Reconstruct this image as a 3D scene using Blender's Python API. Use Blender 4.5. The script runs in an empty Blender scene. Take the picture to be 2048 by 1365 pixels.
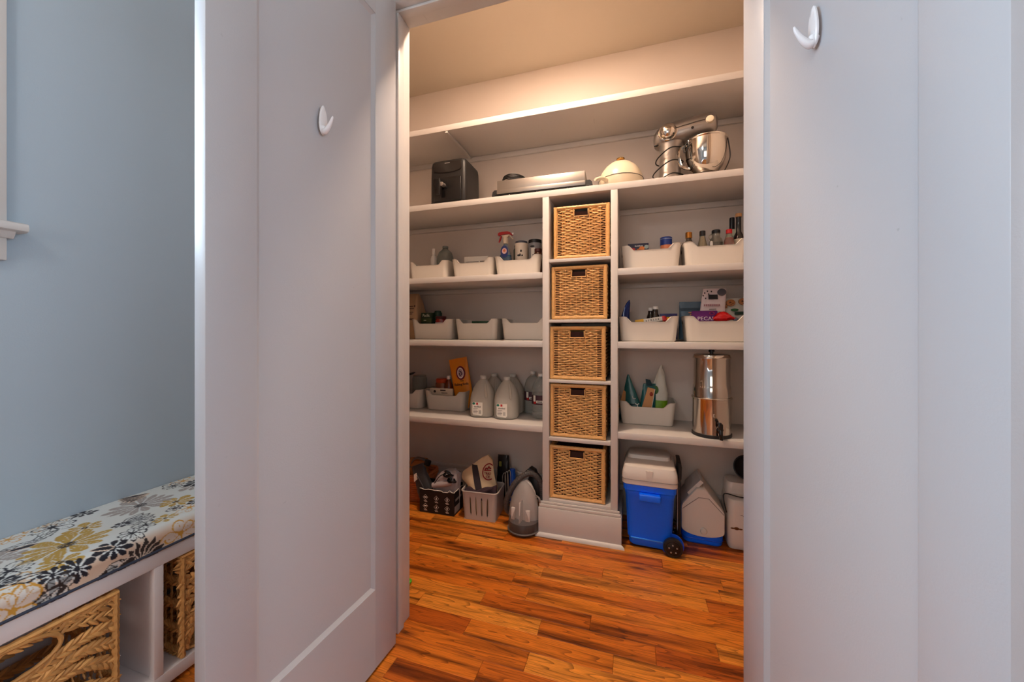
import bpy, bmesh, math, random
import numpy as np
from mathutils import Vector, Matrix
random.seed(7)
# light levels and floor tones
SKY, REAR_W, OPP_W = 16.0, 18.0, 32.0
LAMP = (-0.46, 1.64)
LAMP_W, LAMP_C = 36.0, (1.0, 0.74, 0.55)
ROOM_W, ROOM_C = 20.0, (1.0, 0.94, 0.90)
WOOD = ((186, 90, 24), (216, 118, 34), (230, 136, 44), (238, 152, 58))
PI = math.pi
scene = bpy.context.scene
COL = scene.collection

# ------------------------------------------------------------------ camera
cam_d = bpy.data.cameras.new('camera')
cam_d.sensor_width = 36.0
cam_d.lens = 750.0 / 2048.0 * 36.0
cam_d.shift_y = -19.5 / 2048.0
cam_d.clip_start = 0.02
cam = bpy.data.objects.new('camera', cam_d)
COL.objects.link(cam)
cam.location = (0, 0, 1.17)
cam.rotation_euler = (math.radians(90), 0, math.radians(17.606))
scene.camera = cam

# ------------------------------------------------------------------ world, light, exposure
world = bpy.data.worlds.new('sky'); scene.world = world
world.use_nodes = True
world.node_tree.nodes['Background'].inputs[0].default_value = (0.68, 0.84, 1.0, 1)
world.node_tree.nodes['Background'].inputs[1].default_value = SKY
scene.view_settings.view_transform = 'Standard'
scene.view_settings.look = 'None'
scene.view_settings.gamma = 1.0
scene.view_settings.use_curve_mapping = False
scene.view_settings.exposure = 0.0

def lamp(name, kind, loc, energy, color, rot=(0, 0, 0), **kw):
    d = bpy.data.lights.new(name, kind); d.energy = energy; d.color = color
    for k, v in kw.items(): setattr(d, k, v)
    o = bpy.data.objects.new(name, d); COL.objects.link(o)
    o.location = loc; o.rotation_euler = rot
    return o
# sky comes through the left window; rear, side and overhead fill lights are added
pt = lamp('window_portal', 'AREA', (-1.945, -0.21, 2.01), 1.0, (1, 1, 1), (0, -PI/2, 0), shape='RECTANGLE', size=1.02, size_y=1.48)
pt.data.cycles.is_portal = True                     # guides sampling of the sky through the left window
lamp('rear_fill', 'AREA', (-0.5, -2.36, 1.55), REAR_W, (1.0, 0.87, 0.77), (PI/2, 0, 0), shape='RECTANGLE', size=1.2, size_y=1.3)  # added warm fill for the pantry shelves, the wall behind has no window

lamp('side_fill', 'AREA', (2.27, -0.35, 1.65), OPP_W, (0.80, 0.89, 1.0), (0, PI/2, 0), shape='RECTANGLE', size=1.3, size_y=1.2)  # added bluish fill for left wall and bench, no opening in this wall
lamp('mud_room_fill', 'POINT', (-0.95, -0.55, 2.62), ROOM_W, ROOM_C, shadow_soft_size=0.14)  # added overhead fill to brighten cushion and bench rail

# ------------------------------------------------------------------ geometry collector
class G:
    def __init__(s): s.v = []; s.f = []
    def add(s, v, f, M=None):
        b = len(s.v)
        if M is not None: v = [M @ Vector(p) for p in v]
        s.v += [tuple(p) for p in v]; s.f += [tuple(i + b for i in q) for q in f]
        return s
    def put(s, o, M=None): return s.add(o.v, o.f, M)
    def box(s, x0, x1, y0, y1, z0, z1, bev=0.0, seg=2, M=None):
        if bev <= 0:
            v = [(x, y, z) for z in (z0, z1) for y in (y0, y1) for x in (x0, x1)]
            f = [(0, 2, 3, 1), (4, 5, 7, 6), (0, 1, 5, 4), (2, 6, 7, 3), (0, 4, 6, 2), (1, 3, 7, 5)]
            return s.add(v, f, M)
        bm = bmesh.new(); bmesh.ops.create_cube(bm, size=1)
        for q in bm.verts:
            q.co = ((x0 + x1)/2 + q.co.x*(x1 - x0), (y0 + y1)/2 + q.co.y*(y1 - y0), (z0 + z1)/2 + q.co.z*(z1 - z0))
        bmesh.ops.bevel(bm, geom=list(bm.edges), offset=bev, segments=seg, profile=0.5, affect='EDGES')
        bm.verts.index_update()
        v = [tuple(q.co) for q in bm.verts]; f = [tuple(w.index for w in q.verts) for q in bm.faces]
        bm.free(); return s.add(v, f, M)
    def loft(s, rings, cap0=True, cap1=True, closed=True, M=None):
        n = len(rings[0]); v = [p for r in rings for p in r]; f = []
        for i in range(len(rings) - 1):
            for j in range(n if closed else n - 1):
                k = (j + 1) % n
                f.append((i*n + j, i*n + k, (i + 1)*n + k, (i + 1)*n + j))
        if cap0 and closed: f.append(tuple(range(n - 1, -1, -1)))
        if cap1 and closed: f.append(tuple((len(rings) - 1)*n + j for j in range(n)))
        return s.add(v, f, M)
    def lathe(s, prof, n=24, M=None, cap0=True, cap1=True):
        return s.loft([[(r*math.cos(2*PI*j/n), r*math.sin(2*PI*j/n), z) for j in range(n)] for r, z in prof], cap0, cap1, True, M)
    def tube(s, pts, r, n=6, closed=False, cap=True, M=None):
        pts = [Vector(p) for p in pts]; m = len(pts)
        rr = r if isinstance(r, (list, tuple)) else [r]*m
        rings = []; nrm = None
        for i in range(m):
            a = pts[(i - 1) % m] if (closed or i > 0) else pts[i]
            b = pts[(i + 1) % m] if (closed or i < m - 1) else pts[i]
            t = (b - a)
            t = t.normalized() if t.length > 1e-9 else Vector((0, 0, 1))
            if nrm is None:
                nrm = t.orthogonal().normalized()
            else:
                nrm = (nrm - t*nrm.dot(t))
                nrm = nrm.normalized() if nrm.length > 1e-6 else t.orthogonal().normalized()
            bi = t.cross(nrm)
            rings.append([tuple(pts[i] + (nrm*math.cos(2*PI*k/n) + bi*math.sin(2*PI*k/n))*rr[i]) for k in range(n)])
        if closed:
            rings.append(rings[0]); return s.loft(rings, False, False, True, M)
        return s.loft(rings, cap, cap, True, M)
    def ell(s, c, rad, n=12, m=8, M=None):
        T = Matrix.Translation(c) @ Matrix.Diagonal((*rad, 1))
        if M is not None: T = M @ T
        prof = [(max(math.sin(PI*i/m), 1e-3), -math.cos(PI*i/m)) for i in range(m + 1)]
        return s.lathe(prof, n, T)
    def prism(s, poly, y0, y1, M=None):          # polygon in x,z extruded along y
        n = len(poly)
        v = [(x, y0, z) for x, z in poly] + [(x, y1, z) for x, z in poly]
        f = [tuple(range(n)), tuple(range(2*n - 1, n - 1, -1))] + [(j, n + j, n + (j + 1) % n, (j + 1) % n) for j in range(n)]
        return s.add(v, f, M)

def rr(w, d, r, z, cx=0, cy=0, n=5, extra=0):
    """rounded rectangle ring at height z; extra = added points along each straight side"""
    r = min(r, w/2 - 1e-4, d/2 - 1e-4); P = []
    cs = [(w/2 - r, d/2 - r, 0), (-w/2 + r, d/2 - r, 1), (-w/2 + r, -d/2 + r, 2), (w/2 - r, -d/2 + r, 3)]
    for x, y, q in cs:
        for i in range(n + 1):
            a = (q + i/n)*PI/2; P.append((x + r*math.cos(a), y + r*math.sin(a)))
        if extra:
            x2, y2, q2 = cs[(q + 1) % 4]; a = (q + 1)*PI/2
            p0 = P[-1]; p1 = (x2 + r*math.cos(a), y2 + r*math.sin(a))
            for k in range(1, extra + 1):
                t = k/(extra + 1); P.append((p0[0] + (p1[0] - p0[0])*t, p0[1] + (p1[1] - p0[1])*t))
    return [(x + cx, y + cy, z) for x, y in P]

def bez(p0, p1, p2, p3, n):
    p0, p1, p2, p3 = map(Vector, (p0, p1, p2, p3))
    return [p0*(1-t)**3 + p1*3*t*(1-t)**2 + p2*3*t*t*(1-t) + p3*t**3 for t in (i/n for i in range(n + 1))]
def spline(pts, n=6):
    P = [Vector(p) for p in pts]; out = []
    for i in range(len(P) - 1):
        a, b, c, d = P[max(i-1, 0)], P[i], P[i+1], P[min(i+2, len(P)-1)]
        for k in range(n):
            t = k/n
            out.append(0.5*((2*b) + (c - a)*t + (2*a - 5*b + 4*c - d)*t*t + (3*b - a - 3*c + d)*t**3))
    out.append(P[-1]); return out

MESHES = {}
def mesh_of(name, g, mat, angle=35):
    me = bpy.data.meshes.new(name)
    me.from_pydata(g.v, [], g.f); me.validate()
    bm = bmesh.new(); bm.from_mesh(me); bmesh.ops.recalc_face_normals(bm, faces=bm.faces); bm.to_mesh(me); bm.free()
    if angle:
        me.polygons.foreach_set('use_smooth', [True]*len(me.polygons))
        me.set_sharp_from_angle(angle=math.radians(angle))
    me.materials.append(mat)
    return me
def obj(name, data, parent=None, loc=(0, 0, 0), rot=(0, 0, 0), scale=None):
    o = bpy.data.objects.new(name, data); COL.objects.link(o)
    o.location = loc; o.rotation_euler = rot
    if scale: o.scale = scale
    if parent: o.parent = parent
    return o
def part(name, g, mat, parent, loc=(0, 0, 0), rot=(0, 0, 0), angle=35, label=None, kind=None):
    o = obj(name, mesh_of(name, g, mat, angle), parent, loc, rot)
    if label: o['label'] = label
    if kind: o['kind'] = kind
    return o
def thing(name, label, cat, loc=(0, 0, 0), rz=0.0, group=None, rot=None):
    o = obj(name, None, None, loc, rot or (0, 0, rz))
    o['label'] = label; o['category'] = cat
    if group: o['group'] = group
    return o
def solid(name, g, mat, label, cat, loc=(0, 0, 0), rz=0.0, group=None, angle=35, rot=None):
    o = obj(name, mesh_of(name, g, mat, angle), None, loc, rot or (0, 0, rz))
    o['label'] = label; o['category'] = cat
    if group: o['group'] = group
    return o
def struct(name, g=None, mat=None, loc=(0, 0, 0), rz=0, angle=35):
    o = obj(name, mesh_of(name, g, mat, angle) if g else None, None, loc, (0, 0, rz)); o['kind'] = 'structure'
    return o
def dup(o, parent=None, loc=None, rz=None, label=None):
    c = o.copy(); COL.objects.link(c); c.parent = parent
    if loc is not None: c.location = loc
    if rz is not None: c.rotation_euler = (0, 0, rz)
    if label: c['label'] = label
    for ch in [q for q in o.children]: dup(ch, c)
    return c
def text(name, s, size, mat, parent, loc, rot=(PI/2, 0, 0), depth=0.0006, align='CENTER', sx=1.0):
    cu = bpy.data.curves.new(name, 'FONT'); cu.body = s; cu.size = size; cu.extrude = depth
    cu.align_x = align; cu.align_y = 'CENTER'; cu.resolution_u = 3
    t = bpy.data.objects.new(name, cu); COL.objects.link(t)
    me = bpy.data.meshes.new_from_object(t.evaluated_get(bpy.context.evaluated_depsgraph_get()))
    bpy.data.objects.remove(t); bpy.data.curves.remove(cu)
    me.materials.clear(); me.materials.append(mat)
    return obj(name, me, parent, loc, rot, (sx, 1, 1))

# ------------------------------------------------------------------ materials
def lin(c):
    return tuple(((x/255)/12.92 if x/255 <= 0.04045 else ((x/255 + 0.055)/1.055)**2.4) for x in c)
MATS = {}
def mat(name, c=(200, 200, 200), rough=0.5, metal=0.0, trans=0.0, ior=1.45, spec=0.5, var=0.0, vscale=6.0, bump=0.0, bscale=40.0, coat=0.0, emit=0.0, alpha=1.0, sheen=0.0, stretch=(1, 1, 1)):
    if name in MATS: return MATS[name]
    m = bpy.data.materials.new(name); m.use_nodes = True
    nt = m.node_tree; b = nt.nodes['Principled BSDF']
    L = lin(c)
    b.inputs['Base Color'].default_value = (*L, 1)
    b.inputs['Roughness'].default_value = rough
    b.inputs['Metallic'].default_value = metal
    b.inputs['IOR'].default_value = ior
    b.inputs['Specular IOR Level'].default_value = spec
    b.inputs['Transmission Weight'].default_value = trans
    b.inputs['Coat Weight'].default_value = coat
    b.inputs['Alpha'].default_value = alpha
    b.inputs['Sheen Weight'].default_value = sheen
    if emit:
        b.inputs['Emission Color'].default_value = (*L, 1); b.inputs['Emission Strength'].default_value = emit
    tc = nt.nodes.new('ShaderNodeTexCoord'); mp = nt.nodes.new('ShaderNodeMapping')
    mp.inputs['Scale'].default_value = stretch
    nt.links.new(tc.outputs['Object'], mp.inputs['Vector'])
    n1 = nt.nodes.new('ShaderNodeTexNoise'); n1.inputs['Scale'].default_value = vscale; n1.inputs['Detail'].default_value = 4
    nt.links.new(mp.outputs['Vector'], n1.inputs['Vector'])
    mx = nt.nodes.new('ShaderNodeMix'); mx.data_type = 'RGBA'
    v = max(var, 0.012)
    mx.inputs[6].default_value = (*[x*(1 - v) for x in L], 1); mx.inputs[7].default_value = (*[min(x*(1 + v), 1) for x in L], 1)
    nt.links.new(n1.outputs['Fac'], mx.inputs[0]); nt.links.new(mx.outputs[2], b.inputs['Base Color'])
    if bump:
        n2 = nt.nodes.new('ShaderNodeTexNoise'); n2.inputs['Scale'].default_value = bscale; n2.inputs['Detail'].default_value = 3
        nt.links.new(mp.outputs['Vector'], n2.inputs['Vector'])
        bp = nt.nodes.new('ShaderNodeBump'); bp.inputs['Strength'].default_value = bump; bp.inputs['Distance'].default_value = 0.004
        nt.links.new(n2.outputs['Fac'], bp.inputs['Height']); nt.links.new(bp.outputs['Normal'], b.inputs['Normal'])
    MATS[name] = m; return m

def wood_floor():
    m = bpy.data.materials.new('oak_floor'); m.use_nodes = True; nt = m.node_tree; b = nt.nodes['Principled BSDF']
    N = lambda t, **k: (lambda n: ([setattr(n, a, v) for a, v in k.items()], n)[1])(nt.nodes.new(t))
    L = nt.links.new
    tc = N('ShaderNodeTexCoord'); oi = N('ShaderNodeObjectInfo')
    cm = N('ShaderNodeCombineXYZ')
    mu = N('ShaderNodeMath', operation='MULTIPLY'); mu.inputs[1].default_value = 61.0; L(oi.outputs['Random'], mu.inputs[0])
    mu2 = N('ShaderNodeMath', operation='MULTIPLY'); mu2.inputs[1].default_value = 23.0; L(oi.outputs['Random'], mu2.inputs[0])
    L(mu.outputs[0], cm.inputs[0]); L(mu2.outputs[0], cm.inputs[1]); L(mu.outputs[0], cm.inputs[2])
    ad = N('ShaderNodeVectorMath', operation='ADD'); L(tc.outputs['Object'], ad.inputs[0]); L(cm.outputs[0], ad.inputs[1])
    # cathedral figure: noise field stretched along the board, turned into growth rings
    mp = N('ShaderNodeMapping'); mp.inputs['Scale'].default_value = (0.6, 7.5, 1); L(ad.outputs[0], mp.inputs['Vector'])
    n1 = N('ShaderNodeTexNoise'); n1.inputs['Scale'].default_value = 2.0; n1.inputs['Detail'].default_value = 2.0; n1.inputs['Distortion'].default_value = 0.35
    L(mp.outputs[0], n1.inputs['Vector'])
    mr = N('ShaderNodeMath', operation='MULTIPLY'); mr.inputs[1].default_value = 17.0; L(n1.outputs['Fac'], mr.inputs[0])
    fr = N('ShaderNodeMath', operation='FRACT'); L(mr.outputs[0], fr.inputs[0])
    rp = N('ShaderNodeValToRGB'); L(fr.outputs[0], rp.inputs[0])
    e = rp.color_ramp.elements; e[0].position = 0.0; e[0].color = (1, 1, 1, 1); e[1].position = 1.0; e[1].color = (0.20, 0.17, 0.15, 1)
    q = rp.color_ramp.elements.new(0.70); q.color = (0.86, 0.85, 0.84, 1)
    # pores
    mp2 = N('ShaderNodeMapping'); mp2.inputs['Scale'].default_value = (5, 190, 1); L(ad.outputs[0], mp2.inputs['Vector'])
    n2 = N('ShaderNodeTexNoise'); n2.inputs['Scale'].default_value = 3.0; n2.inputs['Detail'].default_value = 3; L(mp2.outputs[0], n2.inputs['Vector'])
    rp2 = N('ShaderNodeValToRGB'); L(n2.outputs['Fac'], rp2.inputs[0])
    e = rp2.color_ramp.elements; e[0].position = 0.34; e[0].color = (0.45, 0.45, 0.45, 1); e[1].position = 0.56; e[1].color = (1, 1, 1, 1)
    # per board tone
    rt = N('ShaderNodeValToRGB'); L(oi.outputs['Random'], rt.inputs[0])
    e = rt.color_ramp.elements; e[0].position = 0.0; e[0].color = (*lin(WOOD[0]), 1); e[1].position = 1.0; e[1].color = (*lin(WOOD[3]), 1)
    q = rt.color_ramp.elements.new(0.25); q.color = (*lin(WOOD[1]), 1)
    q = rt.color_ramp.elements.new(0.6); q.color = (*lin(WOOD[2]), 1)
    # broad streaks
    mp3 = N('ShaderNodeMapping'); mp3.inputs['Scale'].default_value = (0.8, 15, 1); L(ad.outputs[0], mp3.inputs['Vector'])
    n3 = N('ShaderNodeTexNoise'); n3.inputs['Scale'].default_value = 1.6; n3.inputs['Detail'].default_value = 4; L(mp3.outputs[0], n3.inputs['Vector'])
    rp3 = N('ShaderNodeValToRGB'); L(n3.outputs['Fac'], rp3.inputs[0])
    e = rp3.color_ramp.elements; e[0].position = 0.33; e[0].color = (0.26, 0.20, 0.16, 1); e[1].position = 0.52; e[1].color = (1.12, 1.1, 1.08, 1)
    # knots
    mp4 = N('ShaderNodeMapping'); mp4.inputs['Scale'].default_value = (2.2, 7, 1); L(ad.outputs[0], mp4.inputs['Vector'])
    vo = N('ShaderNodeTexVoronoi'); vo.inputs['Scale'].default_value = 1.1; L(mp4.outputs[0], vo.inputs['Vector'])
    rp4 = N('ShaderNodeValToRGB'); L(vo.outputs['Distance'], rp4.inputs[0])
    e = rp4.color_ramp.elements; e[0].position = 0.03; e[0].color = (0.16, 0.12, 0.1, 1); e[1].position = 0.16; e[1].color = (1, 1, 1, 1)
    def mul(a, c, fac):
        x = N('ShaderNodeMix', data_type='RGBA', blend_type='MULTIPLY'); x.inputs[0].default_value = fac
        L(a, x.inputs[6]); L(c, x.inputs[7]); return x.outputs[2]
    c = mul(rt.outputs[0], rp.outputs[0], 0.75); c = mul(c, rp2.outputs[0], 0.65); c = mul(c, rp3.outputs[0], 0.9); c = mul(c, rp4.outputs[0], 0.9)
    L(c, b.inputs['Base Color'])
    b.inputs['Roughness'].default_value = 0.34
    b.inputs['Specular IOR Level'].default_value = 0.35
    bp = N('ShaderNodeBump'); bp.inputs['Strength'].default_value = 0.12; bp.inputs['Distance'].default_value = 0.002
    L(rp2.outputs[0], bp.inputs['Height']); L(bp.outputs['Normal'], b.inputs['Normal'])
    return m

def paint(name, c, rough=0.4, scuff=0.0, stretch=(1, 1, 1), spec=0.5):
    """painted wood or plaster with roller texture and a few scuffs"""
    m = mat(name, c, rough, var=0.03, vscale=1.5, bump=0.06, bscale=260, spec=spec, stretch=stretch)
    if scuff:
        nt = m.node_tree; b = nt.nodes['Principled BSDF']
        src = b.inputs['Base Color'].links[0].from_socket
        tc = nt.nodes.new('ShaderNodeTexCoord'); mp = nt.nodes.new('ShaderNodeMapping')
        mp.inputs['Rotation'].default_value = (0.4, 0.9, 0.3); mp.inputs['Scale'].default_value = (18, 2.4, 18)
        nt.links.new(tc.outputs['Object'], mp.inputs['Vector'])
        n = nt.nodes.new('ShaderNodeTexNoise'); n.inputs['Scale'].default_value = 2.2; n.inputs['Detail'].default_value = 5
        nt.links.new(mp.outputs['Vector'], n.inputs['Vector'])
        r = nt.nodes.new('ShaderNodeValToRGB'); nt.links.new(n.outputs['Fac'], r.inputs[0])
        e = r.color_ramp.elements; e[0].position = 0.735; e[0].color = (1, 1, 1, 1); e[1].position = 0.80; e[1].color = (1 - scuff, 1 - scuff, 1 - scuff, 1)
        x = nt.nodes.new('ShaderNodeMix'); x.data_type = 'RGBA'; x.blend_type = 'MULTIPLY'; x.inputs[0].default_value = 1
        nt.links.new(src, x.inputs[6]); nt.links.new(r.outputs[0], x.inputs[7]); nt.links.new(x.outputs[2], b.inputs['Base Color'])
    return m

WHITE = paint('white_trim_paint', (206, 202, 199), 0.32, 0.35)
DOORP = paint('white_door_paint', (182, 183, 188), 0.36, 0.22)
SHELF = paint('white_shelf_paint', (204, 197, 191), 0.35, 0.30)
PANTRY = paint('pantry_wall_paint', (212, 200, 190), 0.45)
BLUEW = paint('blue_grey_wall_paint', (172, 187, 199), 0.5)
CEIL = paint('ceiling_paint', (196, 184, 166), 0.6)
FLOORM = wood_floor()

# ================================================================== THE SETTING
H = 2.975
YB = 2.52                                         # back wall of the pantry
g = G().box(-1.75, 2.3, -2.4, 2.6, -0.06, -0.012)
floor = struct('floor', g, FLOORM)
# floor boards, 83 mm wide, running left to right
W = 0.0826; Y0 = 1.488
joints = {5: (-0.34, 0.40), 4: (-0.13,), 0: (-0.62, -0.155), 1: (-0.44,), -1: (-0.345, 0.085), -2: (-0.06,), -4: (-0.50,),
          3: (0.31,), 6: (0.15,), 2: (-1.05, -0.53), -5: (-0.80,)}
for k in range(-21, 13):
    ya, yb = Y0 + W*k, Y0 + W*(k + 1)
    if yb > YB: yb = YB
    if yb - ya < 0.02: continue
    js = sorted(joints.get(k, ())) or [random.uniform(-0.7, 0.2)]
    while js[0] > -1.0: js.insert(0, js[0] - random.uniform(0.45, 1.1))
    while js[-1] < 0.6: js.append(js[-1] + random.uniform(0.4, 1.1))
    xl = -1.75 if k > -4 else -1.82
    xr = 0.66 if k > -4 else 1.3
    js = [xl] + [j for j in js if xl + 0.1 < j < xr - 0.1] + [xr]
    for a, b in zip(js[:-1], js[1:]):
        w2, h2 = (b - a)/2 - 0.0003, (yb - ya)/2 - 0.0003
        c = 0.0012
        gg = G().loft([[(-w2, -h2, -0.012), (w2, -h2, -0.012), (w2, h2, -0.012), (-w2, h2, -0.012)],
                       [(-w2, -h2, -c), (w2, -h2, -c), (w2, h2, -c), (-w2, h2, -c)],
                       [(-w2 + c, -h2 + c, 0), (w2 - c, -h2 + c, 0), (w2 - c, h2 - c, 0), (-w2 + c, h2 - c, 0)]])
        part('plank', gg, FLOORM, floor, ((a + b)/2, (ya + yb)/2, 0), angle=0)

struct('ceiling', G().box(-1.94, 2.4, -2.5, 2.62, H, H + 0.08), CEIL)
# pantry walls
struct('wall_back', G().box(-1.75, 0.66, YB, YB + 0.1, 0, H), PANTRY)
struct('wall_pantry_left', G().box(-1.85, -1.75, 1.336, YB + 0.1, 0, H), PANTRY)
struct('wall_pantry_right', G().box(0.66, 0.76, 1.336, YB + 0.1, 0, H), PANTRY)
# wall with the doorway
JL, JR, HD = -0.866, 0.336, 2.412
g = G().box(-1.82, JL - 0.02, 1.2, 1.336, 0, H).box(JR + 0.02, 2.3, 1.2, 1.336, 0, H).box(JL - 0.02, JR + 0.02, 1.2, 1.336, HD + 0.02, H)
struct('wall_front', g, PANTRY)
# mud room walls
WY0, WY1, WZ0, WZ1 = -0.95, 0.53, 1.50, 2.52
g = G().box(-1.94, -1.82, -2.4, WY0, 0, H).box(-1.94, -1.82, WY1, 1.336, 0, H).box(-1.94, -1.82, WY0, WY1, 0, WZ0).box(-1.94, -1.82, WY0, WY1, WZ1, H)
struct('wall_left', g, BLUEW)
struct('wall_right', G().box(2.3, 2.4, -2.4, 1.336, 0, H), BLUEW)
struct('wall_rear', G().box(-1.94, 2.4, -2.5, -2.4, 0, H), BLUEW)
def thin_glass():
    m = bpy.data.materials.new('window_pane'); m.use_nodes = True; nt = m.node_tree
    for n in list(nt.nodes):
        if n.type == 'BSDF_PRINCIPLED': nt.nodes.remove(n)
    t = nt.nodes.new('ShaderNodeBsdfTransparent'); t.inputs[0].default_value = (0.96, 0.98, 0.98, 1)
    gl = nt.nodes.new('ShaderNodeBsdfGlossy'); gl.inputs['Roughness'].default_value = 0.02
    f = nt.nodes.new('ShaderNodeFresnel'); f.inputs['IOR'].default_value = 1.3
    x = nt.nodes.new('ShaderNodeMixShader'); out = [n for n in nt.nodes if n.type == 'OUTPUT_MATERIAL'][0]
    nt.links.new(f.outputs[0], x.inputs[0]); nt.links.new(t.outputs[0], x.inputs[1]); nt.links.new(gl.outputs[0], x.inputs[2]); nt.links.new(x.outputs[0], out.inputs[0])
    return m
# window in the left wall: casing, stool, apron, sash, pane
win = struct('window_1')
cz = 0.09
for n, a in (('casing', (-1.82, -1.80, WY1, WY1 + cz, WZ0, WZ1 + cz)), ('casing', (-1.82, -1.80, WY0 - cz, WY0, WZ0, WZ1 + cz)),
             ('head_casing', (-1.82, -1.798, WY0, WY1, WZ1, WZ1 + cz)),
             ('apron', (-1.82, -1.80, WY0 - cz, WY1 + cz, 1.385, WZ0 - 0.028))):
    part(n, G().box(*a, 0.003), WHITE, win)
prof = [(-1.87, 1.472), (-1.775, 1.472), (-1.765, 1.476), (-1.762, 1.484), (-1.765, 1.496), (-1.773, 1.500), (-1.87, 1.500)]
g = G(); g.loft([[(x, WY0 - cz - 0.03, z) for x, z in prof], [(x, WY1 + cz + 0.03, z) for x, z in prof]])
part('sill', g, WHITE, win)
g = G(); pr = [(-1.82, 1.452), (-1.794, 1.452), (-1.785, 1.462), (-1.78, 1.472), (-1.82, 1.472)]
g.loft([[(x, WY0 - cz - 0.01, z) for x, z in pr], [(x, WY1 + cz + 0.01, z) for x, z in pr]])
part('cove_molding', g, WHITE, win)
ym = (WY0 + WY1)/2
g = G()
for a in ((WY0, WY0 + 0.05, WZ0, WZ1), (WY1 - 0.05, WY1, WZ0, WZ1), (WY0, WY1, WZ0, WZ0 + 0.06), (WY0, WY1, WZ1 - 0.05, WZ1), (WY0, WY1, 1.99, 2.03)):
    g.box(-1.91, -1.88, *a)
part('sash', g, WHITE, win)
part('pane', G().box(-1.897, -1.893, WY0 + 0.04, WY1 - 0.04, WZ0 + 0.04, WZ1 - 0.04), thin_glass(), win)
# door lining with stops, and casing on the outer face
tr = struct('trim_1')
for n, a in (('jamb', (JL - 0.02, JL, 1.196, 1.34, 0, HD + 0.02)), ('jamb', (JR, JR + 0.02, 1.196, 1.34, 0, HD + 0.02)), ('head_jamb', (JL, JR, 1.196, 1.34, HD, HD + 0.02)),
             ('stop', (JL, JL + 0.011, 1.246, 1.284, 0, HD - 0.011)), ('stop', (JR - 0.004, JR, 1.246, 1.284, 0, HD - 0.011)), ('head_stop', (JL, JR, 1.246, 1.284, HD - 0.011, HD)),
             ('casing', (JL - 0.11, JL - 0.012, 1.182, 1.2, 0, HD + 0.11)), ('casing', (JR + 0.012, JR + 0.11, 1.182, 1.2, 0, HD + 0.11)), ('head_casing', (JL - 0.012, JR + 0.012, 1.182, 1.2, HD + 0.012, HD + 0.11)),
             ('inner_casing', (JL - 0.11, JL - 0.008, 1.336, 1.352, 0, HD + 0.11)), ('inner_casing', (JR + 0.012, JR + 0.11, 1.336, 1.352, 0, HD + 0.11)), ('inner_head_casing', (JL - 0.008, JR + 0.012, 1.336, 1.352, HD + 0.012, HD + 0.11))):
    part(n, G().box(*a, 0.002), WHITE, tr)

# doors: one recessed panel, flat stiles and rails, sloped sticking
def door(name, loc, rz, w, mirror):
    d = struct(name, None, None, loc, rz)
    t, h, s = 0.035, 2.392, 0.112
    z0, z1 = 0.010, h
    pz0, pz1 = 0.282, h - 0.13
    m = -1 if mirror else 1
    def bx(n, x0, x1, y0, y1, a, b, bev=0.0015):
        x0, x1 = sorted((m*x0, m*x1)); part(n, G().box(x0, x1, y0, y1, a, b, bev), DOORP, d)
    # local x = away from hinge, y = thickness 0..t
    bx('stile', 0, s, 0, t, z0, z1); bx('stile', w - s, w, 0, t, z0, z1)
    bx('rail', s, w - s, 0, t, z0, pz0, 0); bx('rail', s, w - s, 0, t, pz1, z1, 0)
    bx('panel', s - 0.005, w - s + 0.005, 0.0095, t - 0.0095, pz0 - 0.005, pz1 + 0.005, 0)
    for y, yo in ((0.0, 0.0095), (t, t - 0.0095)):
        g = G(); k = 0.012
        o = [(s, pz0), (w - s, pz0), (w - s, pz1), (s, pz1)]; i = [(s + k, pz0 + k), (w - s - k, pz0 + k), (w - s - k, pz1 - k), (s + k, pz1 - k)]
        g.loft([[(m*x, y + (yo - y)*0.15, z) for x, z in o], [(m*x, yo, z) for x, z in i]], False, False)
        part('panel_molding', g, DOORP, d)
    for hz in (0.25, 1.2, 2.15):
        part('hinge', G().lathe([(0.006, hz - 0.05), (0.006, hz + 0.05)], 10, Matrix.Translation((m*-0.004, 0.0 if not mirror else 0.0, 0))), mat('hinge_metal', (150, 145, 140), 0.35, 1.0), d)
    return d
# left leaf: hinge edge near (-0.867, 1.198), swung to 92 degrees; visible face looks to +x
a = math.radians(-92.0)
door('door_1', (-0.8670, 1.198, 0), a, 0.640, False)
b = math.atan2(0.635, -0.094)                      # mirrored leaf runs along local -x
door('door_2', (0.335, 1.2035, 0), math.atan2(0.635, -0.094), 0.650, True)

# pantry baseboards
bb = struct('baseboard_back')
for x0, x1 in ((-1.75, -0.488), (-0.069, 0.66)):
    part('board', G().box(x0, x1, YB - 0.016, YB, 0, 0.165, 0.002), WHITE, bb)
    part('cap', G().box(x0, x1, YB - 0.022, YB, 0.165, 0.19, 0.005), WHITE, bb)
    part('shoe', G().box(x0, x1, YB - 0.03, YB - 0.016, 0, 0.018, 0.005), WHITE, bb)

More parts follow.
